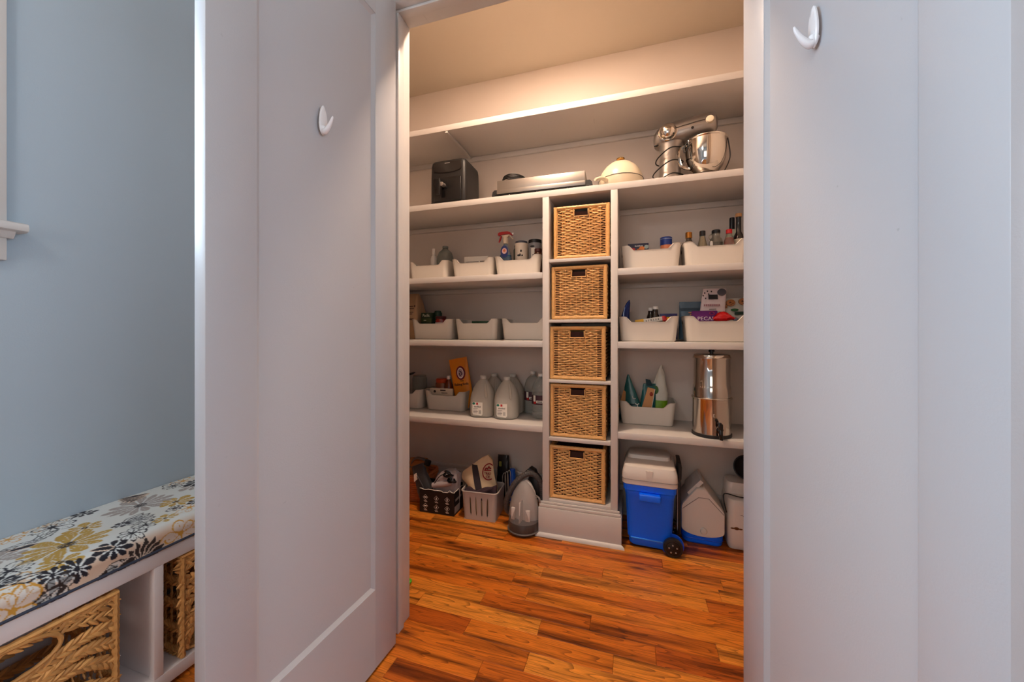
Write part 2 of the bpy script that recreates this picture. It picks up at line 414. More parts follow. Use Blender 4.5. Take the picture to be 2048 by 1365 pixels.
# recessed downlight in the pantry ceiling, out of sight above the doorway
cl = thing('recessed_downlight', 'round recessed downlight in the pantry ceiling', 'lamp', (LAMP[0], LAMP[1], H))
part('trim_ring', G().lathe([(0.072, -0.001), (0.095, -0.004), (0.098, 0.0)], 40, None, False, False), WHITE, cl)
part('lens', G().lathe([(0.001, -0.001), (0.072, -0.001)], 40, None, False, False), mat('lamp_lens', (255, 220, 170), 0.4, emit=4.0), cl)
lamp('pantry_downlight', 'AREA', (LAMP[0], LAMP[1], H - 0.006), LAMP_W, LAMP_C, (0, 0, 0), shape='DISK', size=0.14)
rl = thing('fill_lamp', 'ceiling lamp added behind the viewpoint as fill for the mud room', 'lamp', (-0.95, -0.55, H))  # made-up fixture around the added overhead fill
part('base', G().lathe([(0.05, -0.02), (0.06, -0.015), (0.06, 0)], 32).lathe([(0.006, -0.16), (0.006, -0.015)], 10), mat('lamp_metal'), rl)
part('shade', G().lathe([(0.03, -0.165), (0.16, -0.17), (0.17, -0.16), (0.15, -0.15), (0.02, -0.14)], 32), mat('lamp_metal'), rl)

# ================================================================== BUILT-IN SHELVING
FY = 2.12
sh = thing('built_in_shelving', 'white built-in pantry shelves around a tower of five basket cubbies', 'shelving')
A, B, C_, D_, E_ = 2.467, 1.981, 1.512, 1.113, 0.620
XL, XR, TL, TR = -1.75, 0.66, -0.488, -0.069
t = 0.036
IC = -1.371
def sboard(n, *a): part(n, G().box(*a, 0.0018), SHELF, sh)
for zt in (A, B):
    sboard('shelf', XL, XR, FY, YB, zt - t, zt)
    sboard('corner_shelf', XL, IC, 1.42, FY, zt - t, zt)
for zt in (C_, D_):
    sboard('shelf', XL, TL, FY, YB, zt - t, zt); sboard('shelf', TR, XR, FY, YB, zt - t, zt)
    sboard('corner_shelf', XL, IC, 1.42, FY, zt - t, zt)
sboard('shelf', XL, TL, FY, YB, E_ - t, E_); sboard('shelf', TR, XR, FY, YB, E_ - t, E_)
sboard('upright', TL, TL + 0.038, FY, YB, 0, B - t); sboard('upright', TR - 0.037, TR, FY, YB, 0, B - t)
for z0, z1 in ((1.565, 1.584), (1.219, 1.237), (0.875, 0.892), (0.541, 0.562), (0.185, 0.206)):
    sboard('cubby_shelf', TL + 0.038, TR - 0.037, FY + 0.001, YB, z0, z1)
sboard('plinth', TL + 0.038, TR - 0.037, FY + 0.001, FY + 0.03, 0, 0.185)
for zt in (A, B, C_, D_):
    for x0, x1 in (((XL, XR),) if zt in (A, B) else ((XL, TL), (TR, XR))):
        sboard('cleat', x0, x1, YB - 0.018, YB, zt - t - 0.032, zt - t)
sboard('batten', -1.118, -1.098, FY + 0.004, YB - 0.018, A - t - 0.012, A - t)
# stepped base moulding around the foot of the tower
for x0, x1, y0, y1, z0, z1, bv in ((TL - 0.020, TR + 0.020, FY - 0.020, FY, 0, 0.160, 0.0015), (TL - 0.016, TR + 0.016, FY - 0.016, FY, 0.160, 0.178, 0.004), (TL - 0.011, TR + 0.011, FY - 0.010, FY, 0.178, 0.192, 0.004)):
    part('base_molding', G().box(x0, x1, y0, y1, z0, z1, bv), SHELF, sh)
for sx, x in ((-1, TL), (1, TR)):
    xs = sorted((x, x + sx*0.020)); part('base_molding', G().box(*xs, FY, YB - 0.03, 0, 0.160, 0.0015), SHELF, sh)
g = G(); pr = [(0, 0), (-0.016, 0), (-0.015, 0.008), (-0.010, 0.015), (0, 0.019)]
x0, x1 = TL - 0.020, TR + 0.020
g.loft([[(x0 + p[0], FY - 0.020 + p[0], p[1]) for p in pr], [(x1 - p[0], FY - 0.020 + p[0], p[1]) for p in pr]])
part('shoe_molding', g, SHELF, sh)

# ================================================================== MUD ROOM: hooks, bench, cushion, braided baskets
HOOKM = mat('white_plastic_gloss', (228, 228, 232), 0.22, var=0.02)
def hook(label, loc, rz):
    o = thing('door_hook', label, 'hook', loc, rz, 'white hooks on the pantry doors')
    g = G(); n = 24                                   # plate lies in local x,z and faces -y
    rings = []
    for y, k in ((0, 1.0), (-0.003, 1.0), (-0.0055, 0.86), (-0.006, 0.5)):
        rings.append([(0.0135*k*math.cos(2*PI*j/n)*(1.0 - 0.25*math.sin(2*PI*j/n)), y, 0.042*k*math.sin(2*PI*j/n)) for j in range(n)])
    g.loft(rings); part('plate', g, HOOKM, o)
    P = spline([(0, -0.002, -0.022), (0, -0.006, -0.033), (0, -0.015, -0.030), (0, -0.025, -0.019), (0, -0.034, -0.004), (0, -0.037, 0.004)], 5)
    rad = [0.0105 - 0.0086*(i/(len(P) - 1))**1.1 for i in range(len(P))]
    g = G().tube(P, rad, 12); part('prong', g, HOOKM, o)
    return o
# hooks sit half way across each leaf
hook('white plastic hook on the left door beside the bench', (-0.8440, 0.862, 1.776), PI/2 + math.radians(-2))
hook('white plastic hook high on the right door', (0.3480, 0.893, 1.776), -PI/2 + math.radians(8.4))

BENCH = paint('white_bench_paint', (240, 230, 228), 0.35, 0.25)
bx0, bx1, by0, by1 = -1.82, -1.446, -0.36, 1.19
bn = thing('storage_bench', 'white open-front storage bench along the blue-grey wall', 'bench')
def bp(n, *a): part(n, G().box(*a, 0.002), BENCH, bn)
bp('seat_board', bx0, bx1 - 0.018, by0, by1, 0.430, 0.460)
bp('front_rail', bx1 - 0.018, bx1, by0, by1, 0.413, 0.460)
bp('bottom_board', bx0, bx1, by0, by1, 0.014, 0.056)
for a, b in ((by0, by0 + 0.026), (0.235, 0.261), (0.793, 0.819), (by1 - 0.026, by1)):
    bp('divider', bx0, bx1 - 0.028, a + 0.004, b - 0.004, 0.056, 0.430); bp('divider_stile', bx1 - 0.028, bx1 - 0.0005, a, b, 0.056, 0.413)
bp('back_panel', bx0, bx0 + 0.008, by0 + 0.026, by1 - 0.026, 0.056, 0.430)

# ---- cushion with printed flowers: the print is worked out per vertex from a list of flowers
def cushion():
    y0, y1 = -0.355, 1.186; x0, x1 = -1.818, -1.440; zb, zt, r = 0.461, 0.541, 0.034
    prof = [(x0, zb), (x0, zt - 0.004)]
    n = int((x1 - r - x0)/0.0026)
    prof += [(x0 + (x1 - r - x0)*i/n, zt) for i in range(n + 1)]
    for i in range(1, 22): a = PI/2*(1 - i/21); prof.append((x1 - r + r*math.cos(a), zt - r + r*math.sin(a)))
    m = 16
    prof += [(x1 - 0.0015*math.sin(PI*i/m) - 0.002*i/m, zt - r - (zt - r - zb)*i/m) for i in range(1, m + 1)]
    prof = np.array(prof); k = len(prof)
    s = np.concatenate([[0], np.cumsum(np.hypot(*np.diff(prof, axis=0).T))])
    N = int((y1 - y0)/0.0026)
    ys = np.linspace(y0, y1, N + 1)
    U, S = np.meshgrid(ys, s, indexing='ij')
    X = np.broadcast_to(prof[:, 0], U.shape); Z = np.broadcast_to(prof[:, 1], U.shape).copy()
    Z = Z + np.where(Z > zt - 0.02, 0.0016*np.sin(U*7.0 + 1)*np.sin(X*13.0), 0)
    edge = np.minimum(U - y0, y1 - U); Z = np.where((Z > zb + 0.01), Z - 0.03*np.exp(-edge/0.012), Z)
    V = np.stack([X, U, Z], -1).reshape(-1, 3)
    ii, jj = np.meshgrid(np.arange(N), np.arange(k - 1), indexing='ij')
    q = (ii*k + jj).ravel(); F = np.stack([q, q + 1, q + k + 1, q + k], -1)
    me = bpy.data.meshes.new('cushion')
    me.from_pydata(V.tolist(), [], F.tolist())
    # caps and base
    # print
    v0 = S - (s[1])                                   # distance from the wall edge, over the top, down the front
    C = np.empty(U.shape + (3,)); C[:] = lin((226, 232, 232))
    wash = 0.5 + 0.5*np.sin(U*9 + 2*np.sin(v0*11))*np.sin(v0*14 + U*5)
    C = C*(1 - 0.25*wash[..., None]) + np.array(lin((216, 206, 180)))*0.25*wash[..., None]
    front = np.clip((v0 - 0.365)/0.03, 0, 1)[..., None]
    C = C*(1 - front) + np.array(lin((228, 198, 172)))*front
    GOLD, DGOLD, GREY, INK, PALE = map(lambda c: np.array(lin(c)), ((196, 160, 74), (214, 158, 62), (172, 164, 160), (30, 30, 42), (230, 236, 236)))
    BRN = np.array(lin((52, 42, 40)))
    def put(mask, col): C[mask] = col
    def flower(u, v, R, kind, n=9, sq=1.0, rot=0.0, seed=0):
        rs = np.random.RandomState(int(u*1000) % 997 + int(v*1000) + seed)
        du, dv = (U - u), (v0 - v)/sq
        box = (np.abs(du) < R*1.5) & (np.abs(dv) < R*1.5)
        if not box.any(): return
        rad = np.hypot(du, dv) + 1e-9; an = np.arctan2(dv, du) + rot
        an = an + 0.15*np.sin(an*2 + rs.rand()*6)
        ph = (an*n/(2*PI)); pk = np.floor(ph); fr = ph - pk
        ln = (0.78 + 0.35*rs.rand(64))[(pk.astype(int)) % 64]
        wv = np.abs(np.sin(PI*fr))
        edge = R*ln*(0.45 + 0.55*wv**0.55)
        inside = box & (rad < edge); lw = 0.0042
        gap = (np.minimum(fr, 1 - fr)*2*PI/n*rad)
        if kind in ('gold', 'grey', 'dark', 'brown'):
            col = {'gold': GOLD, 'grey': GREY, 'dark': INK, 'brown': BRN}[kind]
            put(inside, col)
            put(inside & (gap < 0.0018 + 0.0*rad) & (rad > R*0.15), PALE if kind != 'brown' else np.array(lin((228, 200, 176))))
            vein = np.abs(np.sin((fr - 0.5)*PI*4 + rad*40)) < 0.14
            if kind != 'dark' and kind != 'brown': put(inside & vein & (rad > R*0.4) & (rad < R*0.85), PALE*0.9)
            put(box & (rad < R*0.20) & (np.sin(an*13 + rad*900) > -0.55), INK if kind != 'brown' else BRN)
        else:
            col = {'ink': INK, 'goldline': DGOLD, 'brownline': BRN}[kind]
            ring = inside & (rad > edge - lw*1.15)
            put(inside & ~ring, C[inside & ~ring]*0.6 + PALE*0.4)
            put(ring, col); put(inside & (gap < lw*0.5) & (rad > R*0.12), col)
            put(inside & (np.abs(np.sin((fr - 0.5)*PI*2.2)) < 0.13) & (rad > R*0.3) & (rad < edge*0.8), col)
            put(box & (rad < R*0.16), col)
    def leaf(u, v, L, wd, rot, col=INK, fill=False, veins=5):
        c, s_ = math.cos(rot), math.sin(rot)
        a = (U - u)*c + (v0 - v)*s_; b = -(U - u)*s_ + (v0 - v)*c
        t = a/L; ok = (t > 0) & (t < 1)
        hw = wd*np.sin(PI*np.clip(t, 0, 1))**0.8*(1 + 0.12*np.sin(a*190))
        ins = ok & (np.abs(b) < hw)
        if fill:
            put(ins, col); put(ok & (np.abs(b) > hw - 0.0012) & (np.abs(b) < hw + 0.0026), np.array(lin((228, 206, 186))))
        else:
            put(ins, C[ins]*0.5 + PALE*0.5)
            put(ins & (np.abs(b) > hw - 0.0034), col)
            put(ins & (np.abs(b) < 0.0016), col)
            put(ins & (np.abs(((t*veins + np.abs(b)*55) % 1) - 0.5) > 0.42), col)
    X0 = -1.818
    vx = lambda x: x - X0
    rs = np.random.RandomState(4)
    # background flowers beyond the frame and pale ones
    for u in (-0.25, -0.05, 0.15, 0.32): flower(u, rs.uniform(0.06, 0.3), 0.075, ('gold', 'ink', 'grey', 'ink')[rs.randint(4)], 9)
    for u, x, R in ((0.62, -1.79, 0.04), (0.70, -1.80, 0.045), (1.08, -1.785, 0.05), (0.93, -1.50, 0.05)): flower(u, vx(x), R, 'goldline', 7)
    flower(0.885, vx(-1.685), 0.088, 'grey', 13, 0.95)
    flower(0.55, vx(-1.66), 0.055, 'grey', 9)
    flower(1.06, vx(-1.69), 0.05, 'grey', 9)
    flower(0.655, vx(-1.575), 0.098, 'gold', 11, 0.95, 0.3)
    flower(0.73, vx(-1.66), 0.045, 'gold', 8)
    flower(0.945, vx(-1.60), 0.052, 'gold', 9)
    flower(0.60, vx(-1.475), 0.045, 'gold', 8)
    flower(1.03, vx(-1.50), 0.05, 'gold', 8)
    flower(0.525, vx(-1.455), 0.05, 'goldline', 8)
    flower(0.70, vx(-1.765), 0.058, 'ink', 9)
    leaf(0.70, vx(-1.73), 0.085, 0.016, PI*0.86, INK)
    flower(0.785, vx(-1.79), 0.032, 'dark', 7)
    for da in (-0.5, -0.2, 0.1, 0.4, 0.7): leaf(0.96, vx(-1.775), 0.085, 0.009, PI + da*0.7, INK, True)
    flower(1.035, vx(-1.765), 0.04, 'ink', 8); flower(1.09, vx(-1.72), 0.045, 'dark', 9); flower(1.13, vx(-1.62), 0.05, 'ink', 8)
    for da in (-0.75, -0.45, -0.15, 0.15, 0.45): leaf(0.775, vx(-1.575), 0.085, 0.017, 0.35 + da, INK, False, 3)
    flower(0.775, vx(-1.575), 0.02, 'dark', 6)
    leaf(0.575, vx(-1.715), 0.09, 0.017, 0.25, INK); leaf(0.58, vx(-1.69), 0.06, 0.011, 0.35, INK, True)
    leaf(0.505, vx(-1.73), 0.07, 0.014, 0.1, INK)
    flower(0.755, vx(-1.475), 0.04, 'ink', 8); flower(0.80, vx(-1.50), 0.035, 'ink', 7)
    flower(0.695, vx(-1.445), 0.042, 'dark', 9); leaf(0.655, vx(-1.47), 0.05, 0.008, 0.5, INK, True)
    flower(0.618, vx(-1.43), 0.037, 'dark', 9); flower(0.575, vx(-1.44), 0.03, 'dark', 8)
    flower(0.535, vx(-1.545), 0.052, 'ink', 9); flower(0.50, vx(-1.50), 0.035, 'dark', 9)
    leaf(0.50, vx(-1.475), 0.07, 0.018, 0.25, INK, False, 2)
    flower(0.85, vx(-1.49), 0.032, 'gold', 8); flower(0.91, vx(-1.545), 0.026, 'ink', 7); flower(0.97, vx(-1.53), 0.03, 'dark', 8)
    # on the front roll
    vf = lambda z: s[-1] - s[1] - (z - zb)
    for i, da in enumerate((-2.9, -2.55, -2.2, -1.85, -1.5, -1.15, -0.8, -0.45)): leaf(0.765, vf(0.455), 0.075 - 0.012*abs(da + 1.6), 0.012, da, BRN, True)
    flower(0.585, vf(0.497), 0.036, 'brownline', 5, 1.0, 0.6); flower(0.565, vf(0.475), 0.03, 'brown', 8)
    leaf(0.535, vf(0.465), 0.06, 0.016, -0.5, BRN, False, 3)
    flower(0.505, vf(0.485), 0.052, 'goldline', 5); flower(0.865, vf(0.492), 0.055, 'goldline', 5); flower(0.93, vf(0.50), 0.03, 'gold', 8)
    leaf(0.655, vf(0.462), 0.055, 0.012, -0.35, BRN, True); leaf(0.675, vf(0.48), 0.05, 0.02, 0.15, BRN, False, 2)
    leaf(0.70, vf(0.462), 0.05, 0.012, -0.4, BRN, True)
    for u in (0.2, 0.05, -0.12, -0.28, 0.36, 1.02, 1.1): flower(u, vf(0.49), 0.045, ('brownline', 'goldline')[rs.randint(2)], 6)
    at = me.color_attributes.new('print', 'FLOAT_COLOR', 'POINT')
    at.data.foreach_set('color', np.concatenate([C.reshape(-1, 3), np.ones((C.shape[0]*C.shape[1], 1))], 1).astype(np.float32).ravel())
    me.polygons.foreach_set('use_smooth', [True]*len(me.polygons))
    m = bpy.data.materials.new('printed_cotton'); m.use_nodes = True; nt = m.node_tree; b = nt.nodes['Principled BSDF']
    ca = nt.nodes.new('ShaderNodeVertexColor'); ca.layer_name = 'print'
    nt.links.new(ca.outputs['Color'], b.inputs['Base Color']); b.inputs['Roughness'].default_value = 0.55
    w = nt.nodes.new('ShaderNodeTexNoise'); w.inputs['Scale'].default_value = 900
    bpn = nt.nodes.new('ShaderNodeBump'); bpn.inputs['Strength'].default_value = 0.08; bpn.inputs['Distance'].default_value = 0.001
    nt.links.new(w.outputs['Fac'], bpn.inputs['Height']); nt.links.new(bpn.outputs['Normal'], b.inputs['Normal'])
    me.materials.append(m)
    cu = thing('bench_cushion', 'long bench cushion printed with gold, grey and black flowers', 'cushion', (0, 0, 0))
    obj('cover', me, cu)
    part('piping', G().tube([(x1 - 0.003, y0 + 0.01, zb + 0.006), (x1 - 0.003, y1 - 0.01, zb + 0.006)], 0.0045, 8), mat('navy_piping', (58, 66, 84), 0.6), cu)
    part('underside', G().box(x0 + 0.002, x1 - 0.008, y0 + 0.004, y1 - 0.004, zb - 0.0005, zb + 0.004), mat('cushion_backing', (200, 196, 190), 0.8), cu)
    for yy in (y0, y1):
        part('end_panel', G().loft([[(p[0], yy + (0.002 if yy == y0 else -0.002), min(p[1], zt - 0.03)) for p in prof[::6]]], True, False), mat('cushion_end', (214, 206, 186), 0.6), cu)
cushion()

# ---- braided water-hyacinth baskets under the bench
HY = mat('water_hyacinth', (228, 172, 104), 0.62, var=0.28, vscale=38, bump=0.35, bscale=160)
_nt = HY.node_tree; _b = _nt.nodes['Principled BSDF']; _src = _b.inputs['Base Color'].links[0].from_socket
_gi = _nt.nodes.new('ShaderNodeNewGeometry'); _rp = _nt.nodes.new('ShaderNodeValToRGB'); _nt.links.new(_gi.outputs['Random Per Island'], _rp.inputs[0])
_rp.color_ramp.elements[0].color = (0.55, 0.48, 0.42, 1); _rp.color_ramp.elements[1].color = (1.15, 1.12, 1.05, 1)
_mx = _nt.nodes.new('ShaderNodeMix'); _mx.data_type = 'RGBA'; _mx.blend_type = 'MULTIPLY'; _mx.inputs[0].default_value = 1
_nt.links.new(_src, _mx.inputs[6]); _nt.links.new(_rp.outputs[0], _mx.inputs[7]); _nt.links.new(_mx.outputs[2], _b.inputs['Base Color'])
HYD = mat('twisted_cord', (190, 140, 84), 0.7, var=0.2, vscale=60)
LUMP = G(); LUMP.lathe([(0.0005, -1), (0.55, -0.72), (0.98, -0.2), (0.95, 0.25), (0.5, 0.78), (0.0005, 1)], 7)
def braid(pts, w=0.0085, step=0.0125, rs=random):
    """two-row plait along pts; returns a collector"""
    g = G(); P = [Vector(p) for p in pts]
    d = [0.0]
    for a, b in zip(P[:-1], P[1:]): d.append(d[-1] + (b - a).length)
    n = max(int(d[-1]/step), 2)
    for i in range(n):
        q = (i + 0.5)/n*d[-1]; j = max(k for k in range(len(d)) if d[k] <= q); j = min(j, len(P) - 2)
        f = (q - d[j])/max(d[j + 1] - d[j], 1e-9); c = P[j].lerp(P[j + 1], f); t = (P[j + 1] - P[j]).normalized()
        out = Vector((0, -1, 0)); nn = t.cross(out).normalized()
        for sd in (-1, 1):
            ax = (t + nn*sd*0.62 + out*rs.uniform(-0.1, 0.15)).normalized()
            e1 = ax.cross(out).normalized(); e2 = e1.cross(ax)
            k = rs.uniform(0.88, 1.14)
            M = Matrix.Translation(c + nn*sd*w*0.62 + t*(step*0.5*(sd > 0)) + out*rs.uniform(-0.001, 0.002)) @ Matrix((e1, e2, ax)).transposed().to_4x4() @ Matrix.Diagonal((w*0.62*k, w*0.55, step*1.12*k, 1))
            g.put(LUMP, M)
    return g
def cord(p0, p1, r=0.0016, turns=7):
    p0, p1 = Vector(p0), Vector(p1); t = (p1 - p0); L = t.length; t.normalize(); a = t.orthogonal().normalized(); b = t.cross(a); g = G()
    for k in (0, PI):
        g.tube([p0 + t*L*i/14 + (a*math.cos(k + turns*i/14*2) + b*math.sin(k + turns*i/14*2))*r*0.8 for i in range(15)], r, 4)
    return g
def post(p0, p1, r=0.0085):
    p0, p1 = Vector(p0), Vector(p1); n = 44
    return G().tube([p0.lerp(p1, i/n) for i in range(n + 1)], [r*(1.0 + 0.16*math.sin(i*2.1)) for i in range(n + 1)], 8)
def hy_basket(label, y0, y1, xf, depth, h, hole=True, fan=True):
    w = y1 - y0; cx = (y0 + y1)/2
    o = thing('braided_basket', label, 'basket', (xf, cx, 0.0565), PI/2, 'braided baskets under the bench')
    rs = random.Random(int(y0*100))
    hw = w/2 - 0.010; hz = 0.292; ha, hb = 0.098, 0.043
    edges = [0.022, 0.078, 0.138, 0.196, 0.246]
    # front: plaits fan out from under the hand hole to the corner posts
    for i, ze in enumerate(edges):
        off = 0.018 + 0.0245*(len(edges) - 1 - i)
        zc = max(hz - hb - off, 0.02 + 0.0*i)
        for sd in (-1, 1):
            P = bez((0, 0, zc), (sd*0.085, 0, zc), (sd*0.125, 0, zc + 0.35*(ze - zc) + 0.045*(i >= 2)), (sd*hw, 0, ze), 22)
            part('braid', braid(P, 0.0118, 0.0165, rs), HY, o)
    for i, (zi, ze) in enumerate(((hz + 0.028, 0.288), (hz + 0.045, 0.318))):
        for sd in (-1, 1):
            P = bez((sd*(ha + 0.0), 0, zi - 0.018), (sd*0.13, 0, zi), (sd*0.16, 0, ze), (sd*hw, 0, ze), 16)
            part('braid', braid(P, 0.0095, 0.020, rs), HY, o)
    for sd in (-1, 1):
        part('braid', braid([(0, 0, h - 0.012), (sd*hw, 0, h - 0.012)], 0.0075, 0.017, rs), HY, o)
    ring = [(ha*math.cos(a)*(abs(math.cos(a))**-0.12 if abs(math.cos(a)) > 0.05 else 1), -0.004, hz + hb*math.sin(a)) for a in (2*PI*k/40 for k in range(40))]
    part('hole_rim', G().tube(ring, [0.0055*(1 + 0.15*math.sin(k*2.4)) for k in range(40)], 7, closed=True), HY, o)
    g = G()
    for k in range(6):
        for sd in (-1, 1):
            x = sd*(hw - 0.018 - 0.021*k)
            for a, b in zip(edges[:-1], edges[1:]): g.put(cord((x, 0.004, a + 0.004), (x - sd*0.012, 0.004, b + 0.012*(k > 2)), 0.0013, 6))
    part('cords', g, HYD, o, kind='stuff')
    for x in (-w/2 + 0.006, w/2 - 0.006):
        part('corner_post', post((x, 0, 0.004), (x, 0, h)), HY, o); part('corner_post', post((x, depth, 0.004), (x, depth, h)), HY, o)
    # sides and back: level plaits with open cord work between
    for sd in (-1, 1):
        x = sd*(w/2 - 0.006)
        for z in (0.016, 0.095, 0.175, 0.255, h - 0.016):
            P = [(0.0, 0, z), (depth, 0, z)]
            gb = braid(P, 0.012, 0.017, rs)
            part('braid', G().put(gb, Matrix.Translation((x, 0, 0)) @ Matrix.Rotation(PI/2, 4, 'Z')), HY, o)
        g = G()
        for k in range(9):
            y = depth*(k + 0.7)/9.4
            for za, zb2 in ((0.016, 0.095), (0.095, 0.175), (0.175, 0.255), (0.255, h - 0.016)): g.put(cord((x, y, za), (x, y, zb2), 0.0022, 6))
        part('cords', g, HYD, o, kind='stuff')
    for z in (0.016, 0.045, 0.105, 0.165, 0.225, 0.285, h - 0.016):
        part('braid', G().put(braid([(-w/2 + 0.01, 0, z), (w/2 - 0.01, 0, z)], 0.012, 0.019, rs), Matrix.Translation((0, depth, 0))), HY, o)
    g = G()
    for k in range(7): g.put(braid([(-w/2 + 0.012, 0, 0), (w/2 - 0.012, 0, 0)], 0.014, 0.026, rs), Matrix.Translation((0, depth*(k + 0.6)/7.2, 0.008)) @ Matrix.Rotation(-PI/2, 4, 'X'))
    part('base_weave', g, HY, o, kind='stuff')
    for x0, x1 in (((-w/2, w/2)),): part('rim', post((x0, 0, h), (x1, 0, h), 0.0085), HY, o)
    for x in (-w/2 + 0.006, w/2 - 0.006): part('rim', post((x, 0, h), (x, depth, h), 0.0085), HY, o)
    part('rim', post((-w/2, depth, h), (w/2, depth, h), 0.0085), HY, o)
    return o
hy_basket('braided basket with an oval hand hole, nearer one under the bench', 0.275, 0.708, -1.452, 0.30, 0.340)
hy_basket('braided basket under the bench, half hidden by the left door edge', 0.872, 1.155, -1.456, 0.30, 0.345)

# ================================================================== SHARED OBJECT MATERIALS
BINM = mat('matte_white_plastic', (208, 199, 188), 0.42, var=0.015, vscale=3)
BLACK = mat('black_plastic', (26, 24, 24), 0.42, bump=0.08, bscale=300)
BLACKG = mat('black_gloss_plastic', (18, 17, 18), 0.22)
RUBBER = mat('black_cord', (16, 15, 15), 0.5)
STEEL = mat('polished_steel', (205, 196, 186), 0.10, 1.0, var=0.03, vscale=3)
BRUSH = mat('brushed_steel', (158, 152, 146), 0.38, 1.0, var=0.08, vscale=5, stretch=(1, 1, 30))
SILVER = mat('silver_enamel', (150, 142, 136), 0.30, 0.75, var=0.03)
CREAM = mat('cream_enamel', (216, 200, 172), 0.28, coat=0.3)
GOLDM = mat('gold_metal', (196, 150, 84), 0.25, 1.0)
WHITEP = mat('white_plastic', (230, 226, 220), 0.35)
CLEAR = mat('clear_plastic', (232, 238, 236), 0.06, trans=0.92, ior=1.3)
GLASS = mat('clear_glass', (238, 242, 240), 0.03, trans=1.0, ior=1.35)
INKM = mat('black_print', (24, 22, 24), 0.6)
WHM = mat('white_print', (238, 236, 232), 0.6)
GREYM = mat('grey_print', (128, 122, 118), 0.6)
REDM = mat('red_print', (178, 34, 36), 0.5)
PAPER = mat('white_paper', (232, 226, 216), 0.7, var=0.03)
zB, zC, zD, zE = 1.981, 1.512, 1.113, 0.620
RX90 = Matrix.Rotation(PI/2, 4, 'X')
def T(x, y, z): return Matrix.Translation((x, y, z))

# ================================================================== TOP SHELF: AIR FRYER, WARMING TRAY, PAN, STAND MIXER
o = thing('air_fryer', 'black boxy air fryer with a front pull handle', 'air fryer', (-1.118, 2.16, zB))
W2, DP, HT = 0.127, 0.235, 0.288
g = G(); rings = []
for z, k in ((0.0, 0.97), (0.012, 1.0), (0.10, 1.0), (0.19, 0.995), (0.255, 0.98), (0.278, 0.955), (0.288, 0.90)):
    rings.append(rr(2*W2*k, DP*k, 0.026, z, 0, DP/2))
g.loft(rings); part('body', g, BLACK, o)
# recessed front with drawer, arched brow and control strip
part('drawer', G().box(-0.098, 0.098, -0.006, 0.02, 0.022, 0.175, 0.008, 3), BLACKG, o)
arch = [(-0.096, 0.272), (0.096, 0.272), (0.096, 0.225)] + [(0.096*math.cos(a), 0.225 - 0.020*math.sin(a)) for a in (PI*i/12 for i in range(1, 12))] + [(-0.096, 0.225)]
part('control_panel', G().prism(arch, -0.003, 0.02), mat('gloss_black_panel', (34, 30, 28), 0.12), o)
part('logo_strip', G().box(-0.018, 0.018, -0.0045, -0.002, 0.262, 0.267), GREYM, o)
part('base_band', G().box(-0.118, 0.118, -0.004, 0.03, 0.006, 0.018, 0.002), BLACKG, o)
h = part('handle', G().box(-0.060, -0.030, -0.046, -0.034, 0.050, 0.158, 0.005, 3), BLACKG, o)
part('handle_stem', G().lathe([(0.013, 0.0), (0.011, 0.032)], 14, T(-0.022, -0.004, 0.122) @ RX90).box(-0.046, -0.016, -0.040, -0.030, 0.108, 0.134, 0.003), SILVER, h)

o = thing('warming_tray', 'long stainless warming tray with a black base, power cord coiled on top', 'warming tray', (-0.512, 2.165, zB), math.radians(1.0))
part('base', G().box(-0.288, 0.288, 0.0, 0.26, 0.0, 0.030, 0.008), BLACK, o)
for sx in (-1, 1):
    g = G(); pr = [(0.262, 0.002), (0.298, 0.002), (0.305, 0.02), (0.300, 0.045), (0.288, 0.055), (0.262, 0.055)]
    g.prism([(sx*x, z) for x, z in pr], 0.004, 0.25); part('end_grip', g, BLACK, o)
part('housing', G().box(-0.268, 0.262, -0.004, 0.255, 0.026, 0.108, 0.003), BRUSH, o)
part('lower_trim', G().box(-0.27, 0.264, -0.007, 0.256, 0.026, 0.052, 0.002), BRUSH, o)
g = G()
for x in (-0.19, -0.02, 0.16): g.lathe([(0.003, 0), (0.003, 0.002)], 8, T(x, 0.0005, 0.018) @ RX90)
part('screws', g, STEEL, o)
P = []
for k in range(4):
    zz = 0.116 + 0.010*k
    P += [(-0.255 + 0.004*k, 0.05, zz), (-0.19, 0.02, zz + 0.004), (-0.12 - 0.006*k, 0.05, zz + 0.003), (-0.115, 0.13, zz), (-0.19, 0.155, zz + 0.002), (-0.26, 0.13, zz + 0.002)]
part('power_cord', G().tube(spline(P, 5), 0.0042, 6), RUBBER, o)
part('cord_end', G().tube(spline([(0.20, 0.12, 0.11), (0.22, 0.16, 0.128), (0.235, 0.18, 0.14)], 4), 0.002, 5), RUBBER, o)

